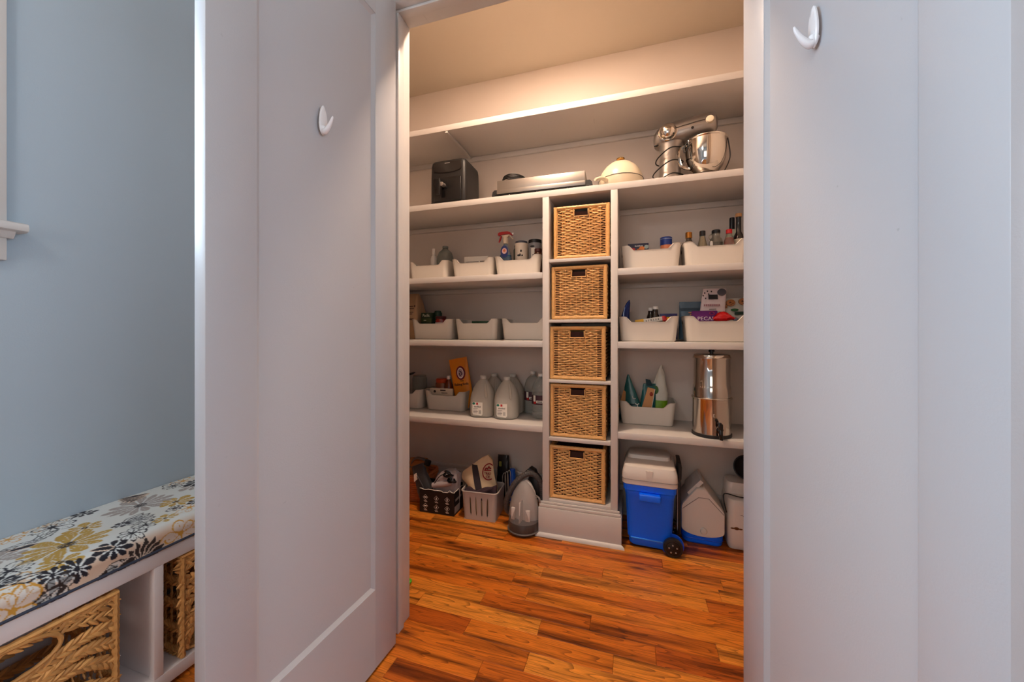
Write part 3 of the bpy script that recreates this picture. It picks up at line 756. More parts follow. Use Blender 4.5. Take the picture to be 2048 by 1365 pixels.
o = thing('lidded_pan', 'cream lidded pan with a gold knob and long handle', 'pan', (-0.058, 2.285, zB))
part('pot', G().lathe([(0.085, 0.0), (0.110, 0.006), (0.122, 0.03), (0.126, 0.055), (0.126, 0.064), (0.120, 0.064)], 40), CREAM, o)
part('rim_band', G().tube([(0.1265*math.cos(2*PI*k/48), 0.1265*math.sin(2*PI*k/48), 0.065) for k in range(48)], 0.0018, 6, True), mat('dark_rim', (70, 62, 54), 0.4), o)
l = part('lid', G().lathe([(0.126, 0.066), (0.123, 0.082), (0.112, 0.11), (0.09, 0.142), (0.06, 0.166), (0.028, 0.178), (0.002, 0.181)], 40), CREAM, o)
part('knob', G().lathe([(0.012, 0.178), (0.010, 0.187), (0.022, 0.193), (0.024, 0.199), (0.016, 0.204), (0.001, 0.205)], 24), GOLDM, l)
g = G().loft([[(x, y, z + 0.0) for x, y, z in [(px, w*math.cos(a), pz + hh*math.sin(a)) for a in (2*PI*k/10 for k in range(10))]] for px, pz, w, hh in ((-0.118, 0.045, 0.016, 0.010), (-0.150, 0.050, 0.013, 0.009), (-0.178, 0.044, 0.015, 0.010), (-0.202, 0.034, 0.016, 0.010), (-0.212, 0.030, 0.010, 0.007))])
part('handle', g, CREAM, o, rot=(0, 0, math.radians(52)))

# stand mixer: column left, tilt head running right over the bowl
o = thing('stand_mixer', 'silver stand mixer with a polished steel bowl', 'mixer', (0.212, 2.30, zB), math.radians(-6))
g = G()
g.loft([rr(0.30, 0.20, 0.09, 0.0, 0.085, 0), rr(0.305, 0.205, 0.095, 0.012, 0.085, 0), rr(0.29, 0.19, 0.09, 0.026, 0.085, 0), rr(0.26, 0.16, 0.08, 0.030, 0.085, 0)])
part('base', g, SILVER, o)
part('bowl_plate', G().lathe([(0.062, 0.026), (0.062, 0.036), (0.05, 0.040)], 32, T(0.175, -0.01, 0)), SILVER, o)
g = G(); g.loft([rr(w*1.1, d, r, z, x, 0) for w, d, r, z, x in ((0.125, 0.135, 0.055, 0.02, 0.0), (0.108, 0.118, 0.05, 0.07, -0.002), (0.100, 0.110, 0.048, 0.15, -0.002), (0.104, 0.112, 0.05, 0.21, 0.0), (0.118, 0.118, 0.05, 0.245, 0.006))])
part('column', g, SILVER, o)
rings = []
for x, r, zc in ((-0.088, 0.012, 0.278), (-0.084, 0.036, 0.279), (-0.068, 0.054, 0.282), (-0.035, 0.064, 0.288), (0.02, 0.067, 0.296), (0.09, 0.066, 0.304), (0.16, 0.064, 0.311), (0.20, 0.060, 0.315), (0.225, 0.048, 0.317), (0.236, 0.028, 0.317), (0.238, 0.006, 0.317)):
    rings.append([(x, r*0.98*math.cos(2*PI*k/26), zc + r*(1.08 if math.sin(2*PI*k/26) > 0 else 1.0)*math.sin(2*PI*k/26)) for k in range(26)])
hd = part('head', G().loft(rings), SILVER, o)
part('trim_band', G().tube([(-0.01, -0.0668, 0.300), (0.06, -0.0672, 0.309), (0.13, -0.0652, 0.318), (0.19, -0.061, 0.324)], 0.0014, 5), mat('dark_trim', (60, 56, 54), 0.4, 0.5), hd)
part('hub_cap', G().lathe([(0.043, 0.0), (0.045, 0.006), (0.042, 0.020), (0.033, 0.034), (0.018, 0.042), (0.001, 0.044)], 32, T(-0.012, -0.060, 0.292) @ RX90), STEEL, hd)
part('hub_ring', G().tube([(-0.012 + 0.046*math.cos(2*PI*k/40), -0.063, 0.292 + 0.046*math.sin(2*PI*k/40)) for k in range(40)], 0.004, 8, True), STEEL, hd)
part('attachment_knob', G().lathe([(0.020, 0), (0.021, 0.008), (0.017, 0.016), (0.002, 0.018)], 20, T(0.196, -0.054, 0.318) @ RX90), mat('pale_knob', (222, 206, 180), 0.35), hd)
part('lock_hole', G().lathe([(0.007, 0), (0.007, 0.003)], 14, T(0.112, -0.0645, 0.289) @ RX90), BLACKG, hd)
part('beater_shaft', G().lathe([(0.026, 0.205), (0.026, 0.25)], 20, T(0.175, -0.004, 0)), SILVER, hd)
part('speed_lever', G().ell((-0.072, -0.045, 0.236), (0.012, 0.006, 0.006)), BLACKG, o)
bw = part('bowl', G().lathe([(0.045, 0.040), (0.058, 0.048), (0.082, 0.078), (0.096, 0.115), (0.102, 0.16), (0.104, 0.215), (0.108, 0.219), (0.108, 0.224), (0.102, 0.222), (0.099, 0.16), (0.080, 0.082), (0.05, 0.05)], 44, T(0.178, -0.012, 0)), STEEL, o)
g = G().tube(spline([(0.082, -0.05, 0.205), (0.052, -0.072, 0.18), (0.045, -0.078, 0.13), (0.058, -0.070, 0.085), (0.098, -0.050, 0.072)], 6), 0.008, 8)
part('bowl_handle', g, STEEL, bw)
P = []
for k in range(3):
    zz = 0.205 - 0.075*k
    P += [(0.058, -0.045, zz), (0.0, -0.085 - 0.01*k, zz - 0.012), (-0.066 - 0.012*k, -0.045, zz - 0.045), (-0.07 - 0.015*k, 0.03, zz - 0.05), (0.0, 0.08, zz - 0.045), (0.06, 0.04, zz - 0.055)]
P += [(0.055, -0.05, 0.01), (0.02, -0.10, 0.006)]
part('power_cord', G().tube(spline(P, 7), 0.0034, 6), RUBBER, o)
part('cord_tail', G().tube(spline([(0.06, -0.055, 0.198), (0.09, -0.088, 0.192), (0.075, -0.09, 0.15), (0.068, -0.085, 0.17), (0.085, -0.086, 0.205)], 6), 0.003, 6), RUBBER, o)
part('cord_drop', G().tube(spline([(0.282, -0.03, 0.215), (0.292, -0.035, 0.13), (0.285, -0.04, 0.085), (0.262, -0.06, 0.03), (0.25, -0.09, 0.004)], 6), 0.003, 6), RUBBER, o)

# ================================================================== FIVE WICKER BASKETS IN THE TOWER
WK = mat('wicker', (226, 176, 112), 0.5, var=0.25, vscale=70, bump=0.3, bscale=300)
WKB = mat('wicker_border', (218, 166, 102), 0.5, var=0.2, vscale=90)
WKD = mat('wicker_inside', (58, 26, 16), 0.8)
def wicker():
    w, h, d = 0.312, 0.303, 0.345
    o = thing('wicker_basket', 'x', 'basket', (0, 0, 0), 0, 'wicker baskets in the tower cubbies')
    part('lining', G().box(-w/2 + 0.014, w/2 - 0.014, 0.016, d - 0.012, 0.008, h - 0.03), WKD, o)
    hx0, hx1, hz0, hz1 = -0.040, 0.040, h - 0.062, h - 0.024
    n = 10; xs = [-w/2 + 0.019 + (w - 0.038)*i/(n - 1) for i in range(n)]
    g = G()
    for i, x in enumerate(xs):
        g.tube([(x, 0.005, 0.012), (x, 0.005, h - 0.012 if not hx0 < x < hx1 else hz0)], 0.0030, 5)
    part('stakes', g, WKB, o, kind='stuff')
    g = G(); rows = 27; rs = random.Random(3)
    for r in range(rows):
        z = 0.021 + (h - 0.042)*r/(rows - 1)
        P, R = [], []
        def flush():
            if len(P) > 2: g.tube(list(P), list(R), 5)
            P.clear(); R.clear()
        m = (n - 1)*3
        for q in range(m + 1):
            x = xs[0] + (xs[-1] - xs[0])*q/m; u = q/3
            if hz0 - 0.004 < z and hx0 - 0.004 < x < hx1 + 0.004: flush(); continue
            y = 0.004 - 0.0056*math.cos(PI*(u + r)); y = y if 0 < u < n - 1 else 0.004
            e = min(u, n - 1 - u)
            P.append((x, y, z + rs.uniform(-0.0007, 0.0007))); R.append(0.0024 if e < 0.7 else 0.0042 + 0.0005*math.sin(q*1.7 + r))
        flush()
    part('weave', g, WK, o, kind='stuff')
    def wrap(a, b, r=0.0105):
        a, b = Vector(a), Vector(b); k = 42
        return G().tube([a.lerp(b, i/k) for i in range(k + 1)], [r*(1 + 0.07*math.sin(i*2.6)) for i in range(k + 1)], 8)
    for a, b in (((-w/2, 0.004, h - 0.008), (w/2, 0.004, h - 0.008)), ((-w/2, 0.004, 0.011), (w/2, 0.004, 0.011)), ((-w/2 + 0.009, 0.002, 0.004), (-w/2 + 0.009, 0.002, h - 0.002)), ((w/2 - 0.009, 0.002, 0.004), (w/2 - 0.009, 0.002, h - 0.002))):
        part('border', wrap(a, b), WKB, o)
    g = G().tube([(hx0, -0.002, hz1), (hx0, -0.003, hz0), (hx1, -0.003, hz0), (hx1, -0.002, hz1)], 0.0036, 6)
    part('hand_hole_rim', g, mat('pale_cane', (226, 176, 112), 0.5), o)
    for sx in (-1, 1):
        g = G()
        for r in range(14):
            z = 0.026 + (h - 0.05)*r/13
            g.tube([(sx*(w/2 - 0.007 + 0.004*math.cos(PI*(q + r))), 0.02 + (d - 0.04)*q/10, z) for q in range(11)], 0.0078, 5)
        part('side_weave', g, WK, o, kind='stuff')
        part('border', wrap((sx*(w/2 - 0.006), 0.01, h - 0.008), (sx*(w/2 - 0.006), d, h - 0.008)), WKB, o)
    part('back_panel', G().box(-w/2 + 0.01, w/2 - 0.01, d - 0.012, d, 0.004, h), WK, o)
    return o
wb = wicker()
spots = ((-0.270, 2.150, 1.5845, 'topmost wicker basket in the tower, just under the mixer shelf', 1.0),
         (-0.282, 2.142, 1.2375, 'second wicker basket from the top of the tower', -0.6),
         (-0.291, 2.140, 0.8925, 'middle wicker basket of the five in the tower', -1.2),
         (-0.289, 2.140, 0.5625, 'fourth wicker basket from the top of the tower', -0.5),
         (-0.293, 2.140, 0.2065, 'lowest wicker basket in the tower, above the base moulding', -0.5))
for i, (x, y, z, lb, rz) in enumerate(spots):
    c = wb if i == 0 else dup(wb)
    c.location = (x, y, z); c.rotation_euler = (0, 0, math.radians(rz)); c['label'] = lb

# ================================================================== WHITE PLASTIC BINS
def make_bin():
    w, d, h, r, tp, th = 0.312, 0.205, 0.138, 0.030, 0.013, 0.003
    o = thing('storage_bin', 'x', 'bin', (0, 0, 0), 0, 'white plastic bins on the pantry shelves')
    def ringz(w, d, z0, rim=None, r=r):
        P = rr(w, d, r, z0, 0, d/2, 6, 26); out = []
        for x, y, z in P:
            if rim is not None:
                z = rim
                if y < 0.02 or y > d - 0.02:
                    e = abs(x); u = min(max((w/2 - 0.034 - e)/0.036, 0), 1); z = rim - 0.030*(u*u*(3 - 2*u))
            out.append((x, y, z))
        return out
    g = G()
    sh = lambda ring, dy: [(x, y + dy, z) for x, y, z in ring]
    g.loft([sh(ringz(w - 2*tp - 0.012, d - 2*tp - 0.012, 0.0, None, r - 0.006), tp + 0.006), sh(ringz(w - 2*tp, d - 2*tp, 0.006), tp), ringz(w, d, 0, h),
            sh(ringz(w + 0.005, d + 0.005, 0, h + 0.001), -0.0025), sh(ringz(w - 2*th, d - 2*th, 0, h), th), sh(ringz(w - 2*tp - 2*th, d - 2*tp - 2*th, 0.008), tp + th)])
    part('tub', g, BINM, o)
    for sx in (-1, 1):
        part('side_slot', G().ell((sx*(w/2 - 0.0022), d*0.62, h - 0.032), (0.002, 0.009, 0.012), 10, 6), mat('slot_shadow', (70, 62, 54), 0.7), o)
    return o
b0 = make_bin()
bins = ((-1.330, 2.270, zC, 0.96, 'white bin at the left end of the spray bottle shelf, cut by the doorway'),
        (-0.999, 2.270, zC, 0.96, 'white bin holding a flat white box, left of the spray bottle bin'),
        (-0.690, 2.265, zC, 0.97, 'white bin holding the red-topped spray bottle and canisters'),
        (0.104, 2.200, zC, 1.0, 'white bin holding a navy box and a blue-lidded tub'),
        (0.427, 2.200, zC, 1.0, 'white bin packed with sauce and oil bottles'),
        (-1.303, 2.270, zD, 0.99, 'white bin holding the green carton and a red jar'),
        (-0.975, 2.270, zD, 0.96, 'white bin with a flat green box showing above its rim'),
        (-0.645, 2.270, zD, 0.98, 'empty-looking white bin beside the tower, third in its row'),
        (0.090, 2.180, zD, 1.0, 'white bin holding a blue pouch, small bottles and a yellow packet'),
        (0.430, 2.180, zD, 1.0, 'white bin stuffed with purple, red and pink snack bags'),
        (-1.560, 2.310, zE, 1.0, 'white bin cut off by the doorway, left of the baking soda bin'),
        (-1.226, 2.312, zE, 1.0, 'white bin holding the orange baking soda bag and honey'),
        (0.090, 2.310, zE, 1.0, 'white bin of teal and green snack bags beside the steel water filter'))
for i, (x, y, z, s, lb) in enumerate(bins):
    c = b0 if i == 0 else dup(b0)
    c.location = (x, y, z + 0.0003); c.scale = (s, 1, 1); c['label'] = lb

# ================================================================== THINGS IN AND BESIDE THE BINS
def bottle(name, label, cat, x, y, z, prof, m, cap=None, band=None, group=None, n=24, liquid=None, rz=0.0):
    o = thing(name, label, cat, (x, y, z + 0.006), rz, group)
    part('body', G().lathe(prof, n), m, o)
    if liquid: part('liquid', G().lathe(liquid[0], n), liquid[1], o)
    if cap: part('cap', G().lathe(cap[0], n), cap[1], o)
    if band: part('paper_label', G().lathe(band[0], n, None, False, False), band[1], o)
    return o
# --- spray bottle shelf, left
bottle('slim_bottle', 'slim white bottle in the leftmost bin of the spray bottle shelf', 'bottle', -1.352, 2.40, zC, [(0.020, 0), (0.022, 0.01), (0.022, 0.17), (0.016, 0.19), (0.011, 0.196), (0.011, 0.205)], WHITEP, ([(0.012, 0.204), (0.012, 0.243), (0.006, 0.247)], WHITEP))
bottle('clear_jug', 'clear round-shouldered plastic bottle beside the slim white bottle', 'bottle', -1.262, 2.405, zC, [(0.050, 0), (0.058, 0.008), (0.060, 0.15), (0.058, 0.18), (0.046, 0.212), (0.024, 0.232), (0.019, 0.238), (0.019, 0.245)], mat('dim_clear_plastic', (176, 184, 178), 0.08, trans=0.75, ior=1.3), ([(0.021, 0.243), (0.021, 0.256), (0.018, 0.257)], mat('grey_cap', (120, 124, 118), 0.4)))
o = thing('flat_box', 'flat white box lying in the bin left of the spray bottle', 'box', (-1.008, 2.39, zC + 0.118), math.radians(2))
part('carton', G().box(-0.086, 0.086, -0.03, 0.05, 0, 0.050, 0.001), PAPER, o)
part('printed_line', G().box(-0.07, 0.02, -0.0306, -0.03, 0.012, 0.016).box(0.03, 0.07, -0.0306, -0.03, 0.010, 0.018), GREYM, o)
part('end_flap', G().box(0.0862, 0.092, -0.025, 0.045, 0.006, 0.046), mat('grey_card', (120, 112, 104), 0.7), o)
part('support_box', G().box(-0.075, 0.075, -0.028, 0.048, -0.109, 0.0), mat('dark_card', (86, 74, 64), 0.8), o)

o = thing('spray_bottle', 'spray bottle with a red trigger head and blue liquid', 'spray bottle', (-0.793, 2.36, zC + 0.010))
SPB = mat('pale_blue_plastic', (196, 212, 224), 0.08, trans=0.85, ior=1.3)
rings = []
for z, w, d in ((0, 0.070, 0.046), (0.006, 0.078, 0.05), (0.09, 0.082, 0.052), (0.125, 0.082, 0.052), (0.165, 0.066, 0.044), (0.20, 0.044, 0.036), (0.222, 0.028, 0.028), (0.232, 0.026, 0.026)):
    rings.append(rr(w, d, min(w, d)*0.45, z))
part('body', G().loft(rings), SPB, o)
part('liquid', G().loft([rr(0.070, 0.042, 0.018, 0.004), rr(0.076, 0.046, 0.02, 0.01), rr(0.077, 0.046, 0.02, 0.150)]), mat('blue_liquid', (74, 140, 190), 0.05, trans=0.6), o)
lb = part('front_label', G().prism([(0.026*math.cos(a), 0.172 + 0.040*math.sin(a)) for a in (2*PI*k/28 for k in range(28))], -0.0275, -0.0255), mat('navy_label', (40, 56, 120), 0.4), o)
part('label_burst', G().prism([(0.017*math.cos(a), 0.176 + 0.019*math.sin(a)) for a in (2*PI*k/24 for k in range(24))], -0.0284, -0.0274), mat('pink_label', (240, 196, 190), 0.4), lb)
part('label_dot', G().prism([(0.009*math.cos(a), 0.178 + 0.009*math.sin(a)) for a in (2*PI*k/20 for k in range(20))], -0.0292, -0.0283), mat('orange_label', (232, 132, 84), 0.4), lb)
RED = mat('red_plastic', (176, 16, 26), 0.3)
part('collar', G().lathe([(0.015, 0.228), (0.017, 0.232), (0.017, 0.262), (0.013, 0.272), (0.013, 0.284)], 18), mat('cream_plastic', (228, 206, 178), 0.4), o)
hp = [(-0.050, 0.284), (-0.052, 0.296), (-0.044, 0.304), (-0.02, 0.308), (0.015, 0.308), (0.034, 0.302), (0.048, 0.286), (0.044, 0.280), (0.03, 0.288), (-0.01, 0.290), (-0.03, 0.286)]
part('spray_head', G().prism(hp, -0.012, 0.012), RED, o)
part('head_underside', G().prism([(-0.030, 0.285), (0.03, 0.287), (0.018, 0.272), (-0.016, 0.272)], -0.010, 0.010), mat('cream_plastic'), o)
part('trigger', G().prism([(-0.034, 0.284), (-0.026, 0.282), (-0.034, 0.258), (-0.043, 0.240), (-0.049, 0.240), (-0.042, 0.262)], -0.006, 0.006), RED, o)
part('nozzle', G().box(0.044, 0.056, -0.007, 0.007, 0.284, 0.298, 0.002), WHITEP, o)
part('return_tube', G().tube([(0.026, 0, 0.285), (0.042, 0, 0.268), (0.052, 0, 0.258)], 0.0035, 6), mat('cream_plastic'), o)

o = bottle('white_jar', 'white ridged jar with a dark lid, right of the spray bottle', 'jar', -0.692, 2.385, zC, [(0.040, 0), (0.042, 0.004), (0.042, 0.20), (0.043, 0.203), (0.043, 0.212), (0.042, 0.214), (0.043, 0.222), (0.043, 0.230)], mat('ivory_plastic', (232, 216, 196), 0.4), ([(0.038, 0.229), (0.041, 0.234), (0.040, 0.244), (0.036, 0.246)], mat('slate_lid', (74, 74, 84), 0.4)))
SPL = mat('dark_print', (46, 36, 34), 0.6)
g = G()
for a, z, w, h2 in ((-1.35, 0.176, 0.010, 0.008), (-1.75, 0.148, 0.012, 0.007), (-1.2, 0.147, 0.010, 0.006), (-1.5, 0.150, 0.008, 0.01)):
    g.ell((0.0422*math.cos(a), 0.0422*math.sin(a), z), (w*0.7, 0.0012, h2), 8, 5)
part('printed_splash', g, SPL, o)
o = bottle('grey_canister', 'grey canister with a black lid and white label, beside the tower upright', 'canister', -0.604, 2.405, zC, [(0.041, 0), (0.042, 0.003), (0.042, 0.232)], mat('grey_canister_paint', (150, 146, 146), 0.35), ([(0.043, 0.230), (0.044, 0.234), (0.043, 0.251), (0.036, 0.2545)], BLACK))
g = G(); ring = [(-1.95 + 0.09*k) for k in range(8)]
g.loft([[(0.0425*math.cos(a), 0.0425*math.sin(a), z) for a in ring] for z in (0.05, 0.195)], closed=False)
part('white_label', g, PAPER, o)
part('label_mark', G().ell((0.043*math.cos(-1.75), 0.043*math.sin(-1.75), 0.205), (0.016, 0.001, 0.006), 8, 5).ell((0.043*math.cos(-1.6), 0.043*math.sin(-1.6), 0.150), (0.005, 0.001, 0.004), 8, 5), INKM, o)
bottle('brown_jar', 'small brown jar in front of the grey canister', 'jar', -0.566, 2.335, zC, [(0.024, 0), (0.026, 0.004), (0.026, 0.15), (0.020, 0.16)], mat('brown_glass', (84, 38, 22), 0.1, trans=0.3), ([(0.023, 0.158), (0.023, 0.178), (0.02, 0.180)], mat('dark_red_cap', (70, 24, 22), 0.4)))
bottle('dark_tube', 'thin dark bottle behind the spray bottle', 'bottle', -0.742, 2.43, zC, [(0.018, 0), (0.018, 0.2), (0.012, 0.215)], mat('dark_green_plastic', (62, 64, 52), 0.35), ([(0.012, 0.214), (0.012, 0.232)], BLACK))

# --- sauce shelf, right
o = thing('navy_box', 'navy box with red and orange sweets printed on it', 'box', (0.040, 2.335, zC + 0.008), math.radians(-1))
part('carton', G().box(-0.058, 0.058, -0.012, 0.02, 0, 0.166, 0.001), mat('navy_card', (38, 38, 66), 0.45), o)
for n_, m_, P_ in (('red_sweet', mat('red_candy', (196, 30, 30), 0.3), (-0.030, 0.128, 0.014)), ('red_sweet', mat('red_candy'), (-0.018, 0.116, 0.012)), ('orange_sweet', mat('orange_candy', (232, 130, 40), 0.3), (0.020, 0.132, 0.016)), ('orange_sweet', mat('orange_candy'), (0.004, 0.122, 0.013)), ('pale_wrapper', mat('pale_teal', (170, 186, 180), 0.4), (0.046, 0.143, 0.012))):
    part(n_, G().prism([(P_[0] + P_[2]*math.cos(2*PI*k/9)*(1.25 if k % 2 else 0.95), P_[1] + P_[2]*math.sin(2*PI*k/9)) for k in range(9)], -0.0135, -0.0118), m_, o)
g = G()
for i, hh in enumerate((0.007, 0.005, 0.006, 0.007, 0.005, 0.006)): g.box(-0.018 + 0.0075*i, -0.013 + 0.0075*i, -0.0127, -0.0119, 0.148, 0.148 + hh)
part('printed_name', g, WHM, o)
o = bottle('blue_lidded_tub', 'round tub with a blue band and peach lower half', 'tub', 0.194, 2.345, zC, [(0.029, 0), (0.031, 0.004), (0.031, 0.186), (0.029, 0.190)], mat('peach_plastic', (226, 138, 96), 0.4), ([(0.0325, 0.150), (0.0325, 0.186), (0.033, 0.188), (0.033, 0.193), (0.030, 0.196)], mat('royal_blue_plastic', (34, 60, 140), 0.35)))
part('lid_line', G().tube([(0.0328*math.cos(2*PI*k/32), 0.0328*math.sin(2*PI*k/32), 0.184) for k in range(32)], 0.0013, 5, True), mat('pale_blue_line', (170, 186, 220), 0.4), o)
OIL = mat('pale_glass', (206, 200, 186), 0.05, trans=0.8, ior=1.3)
bottle('gold_capped_bottle', 'brown sauce bottle with a gold cap', 'bottle', 0.312, 2.33, zC, [(0.026, 0), (0.028, 0.004), (0.028, 0.13), (0.024, 0.152), (0.015, 0.170), (0.014, 0.182)], mat('smoky_glass', (120, 104, 90), 0.06, trans=0.7, ior=1.3), ([(0.0175, 0.179), (0.0175, 0.208), (0.016, 0.212), (0.002, 0.213)], mat('antique_gold', (176, 112, 40), 0.35, 0.6)), ([(0.0283, 0.03), (0.0283, 0.12)], PAPER))
bottle('clear_sauce_bottle', 'clear bottle of pale sauce with a black cap', 'bottle', 0.383, 2.335, zC, [(0.026, 0), (0.029, 0.004), (0.029, 0.10), (0.026, 0.135), (0.017, 0.17), (0.0135, 0.19), (0.0135, 0.20)], OIL, ([(0.0155, 0.188), (0.0155, 0.214), (0.013, 0.216), (0.001, 0.216)], BLACK), None, None, 24, ([(0.024, 0.004), (0.026, 0.09), (0.016, 0.14), (0.008, 0.185)], mat('pale_sauce', (226, 204, 160), 0.3)))
o = bottle('syrup_jar', 'squat glass jar of dark syrup with a black lid', 'jar', 0.452, 2.34, zC, [(0.030, 0), (0.034, 0.005), (0.034, 0.15), (0.030, 0.166), (0.021, 0.176), (0.020, 0.20)], OIL, ([(0.0205, 0.198), (0.0215, 0.2), (0.0215, 0.214), (0.019, 0.217), (0.001, 0.217)], BLACK), None, None, 24, ([(0.031, 0.004), (0.0325, 0.145)], mat('dark_syrup', (52, 24, 16), 0.15)))
part('handle_loop', G().tube(spline([(-0.022, -0.008, 0.192), (-0.034, -0.010, 0.186), (-0.036, -0.010, 0.172), (-0.029, -0.008, 0.163)], 5), 0.0035, 6), OIL, o)
solid('white_dropper', G().lathe([(0.0078, 0), (0.0078, 0.13), (0.006, 0.14), (0.003, 0.1425)], 14), WHITEP, 'slim white tube in front of the squat syrup jar', 'tube', (0.419, 2.285, zC + 0.009))
bottle('red_sauce_bottle', 'red chilli sauce bottle with a red cap', 'bottle', 0.508, 2.30, zC, [(0.026, 0), (0.028, 0.004), (0.028, 0.11), (0.024, 0.145), (0.015, 0.176), (0.014, 0.188)], OIL, ([(0.0155, 0.182), (0.0155, 0.202), (0.014, 0.205), (0.001, 0.206)], mat('bright_red_cap', (204, 20, 30), 0.35)), None, None, 24, ([(0.025, 0.004), (0.027, 0.11), (0.0225, 0.145), (0.018, 0.16)], mat('chilli_sauce', (186, 40, 20), 0.25)))
DKG = mat('dark_bottle_glass', (30, 24, 26), 0.06, trans=0.15, coat=0.4)
bottle('dark_oil_bottle', 'tall dark bottle with a black foil neck behind the red sauce bottle', 'bottle', 0.545, 2.40, zC, [(0.030, 0), (0.032, 0.004), (0.032, 0.17), (0.024, 0.205), (0.013, 0.228), (0.0125, 0.25)], DKG, ([(0.0135, 0.228), (0.0135, 0.288), (0.0125, 0.294), (0.001, 0.295)], mat('black_foil', (20, 20, 26), 0.3)), ([(0.0325, 0.09), (0.0325, 0.175), (0.026, 0.205), (0.0165, 0.226)], mat('pale_green_paper', (206, 208, 186), 0.7)))
bottle('corked_bottle', 'dark corked bottle with a cream label at the end of the sauce bin', 'bottle', 0.562, 2.335, zC, [(0.025, 0), (0.0275, 0.004), (0.0275, 0.150), (0.023, 0.176), (0.013, 0.197), (0.0122, 0.27), (0.0132, 0.274), (0.0132, 0.28)], DKG, ([(0.015, 0.278), (0.0165, 0.288), (0.015, 0.297), (0.001, 0.298)], mat('cork', (196, 146, 98), 0.8, var=0.15, vscale=80)), ([(0.0279, 0.07), (0.0279, 0.155)], mat('cream_label', (222, 208, 178), 0.7)))

# --- pouch helper: a pillow bag, thickness tapering to sealed top
def pouch(w, h, d, topw=None, lean=0.0, wob=0.004, seed=1, n=14, flat=0.0):
    rs = random.Random(seed); g = G(); rings = []; topw = topw or w
    for i in range(n + 1):
        t = i/n; hw = (w*(1 - t) + topw*t)/2
        dd = d*(math.sin(PI*min(1, 0.12 + t*0.88))**0.6 if t < 0.98 else 0.05)*(1 - flat*t); dd = max(dd, 0.0025)
        m = 20; ring = []
        for k in range(m):
            a = 2*PI*k/m; c, s_ = math.cos(a), math.sin(a)
            x = hw*(abs(c)**0.55)*(1 if c >= 0 else -1); y = dd/2*(abs(s_)**0.9)*(1 if s_ >= 0 else -1)
            ring.append((x + lean*t + rs.uniform(-wob, wob)*0.4, y + rs.uniform(-wob, wob)*(0.3 + t*0.4), h*t + rs.uniform(-wob, wob)*0.2))
        rings.append(ring)
    return g.loft(rings)
# --- green carton shelf, left
o = thing('paper_bag', 'tall tan paper bag with dark printing at the left end of the green carton shelf', 'bag', (-1.545, 2.40, zD), math.radians(-4))
g = G().loft([rr(0.19, 0.11, 0.012, 0.0), rr(0.20, 0.12, 0.02, 0.02), rr(0.20, 0.12, 0.02, 0.20), rr(0.18, 0.09, 0.02, 0.27), rr(0.15, 0.05, 0.012, 0.315), rr(0.145, 0.012, 0.004, 0.33)])
part('paper', g, mat('kraft_paper', (190, 152, 116), 0.8, var=0.12, vscale=14, bump=0.3, bscale=40), o)
g = G()
for z, x0, x1 in ((0.232, 0.01, 0.07), (0.216, -0.02, 0.075), (0.19, 0.03, 0.07), (0.178, 0.035, 0.06), (0.145, 0.0, 0.072), (0.138, 0.0, 0.066)): g.box(x0, x1, -0.0612, -0.0596, z, z + 0.005)
g.ell((0.080, -0.058, 0.237), (0.006, 0.002, 0.007), 10, 6)
part('printing', g, mat('faded_print', (96, 70, 56), 0.8), o)
o = thing('green_carton', 'dark green carton with cream brush lettering in the left bin', 'carton', (-1.380, 2.345, zD + 0.006), math.radians(2))
part('carton', G().box(-0.040, 0.040, 0, 0.05, 0, 0.182, 0.001), mat('dark_green_card', (44, 60, 38), 0.45, var=0.15), o)
part('band', G().box(-0.0402, 0.0402, -0.0006, 0.0, 0.118, 0.143), mat('olive_card', (70, 82, 40), 0.45), o)
text('printed_name', 'Pacific', 0.032, mat('cream_print', (224, 218, 190), 0.6), o, (0, -0.0012, 0.162), sx=0.72)
part('small_print', G().box(-0.02, 0.0, -0.0013, -0.0005, 0.126, 0.132), mat('cream_print'), o)
bottle('green_can', 'dark green can behind the green lettered carton', 'can', -1.322, 2.405, zD, [(0.030, 0), (0.031, 0.003), (0.031, 0.182), (0.029, 0.186)], mat('deep_green_paint', (26, 58, 40), 0.35), ([(0.022, 0.186), (0.024, 0.188), (0.024, 0.196), (0.02, 0.198)], mat('deep_green_paint')))
bottle('red_jar', 'red preserve jar with a dark lid beside the green carton', 'jar', -1.268, 2.352, zD, [(0.036, 0), (0.039, 0.004), (0.039, 0.125), (0.034, 0.138)], mat('red_preserve', (150, 30, 24), 0.15, coat=0.5), ([(0.037, 0.136), (0.038, 0.138), (0.038, 0.153), (0.034, 0.156)], mat('maroon_lid', (84, 26, 24), 0.35)), ([(0.0394, 0.06), (0.0394, 0.112)], PAPER))
o = thing('green_box', 'flat green box lying in the middle bin of the green carton shelf', 'box', (-0.962, 2.355, zD + 0.06), math.radians(1))
part('carton', G().box(-0.072, 0.072, 0, 0.08, -0.050, 0.066, 0.001), mat('bottle_green_card', (22, 70, 46), 0.4), o)
part('lid_seam', G().box(-0.0722, 0.0722, -0.0006, 0.0, 0.052, 0.054), mat('seam_green', (12, 40, 28), 0.6), o)

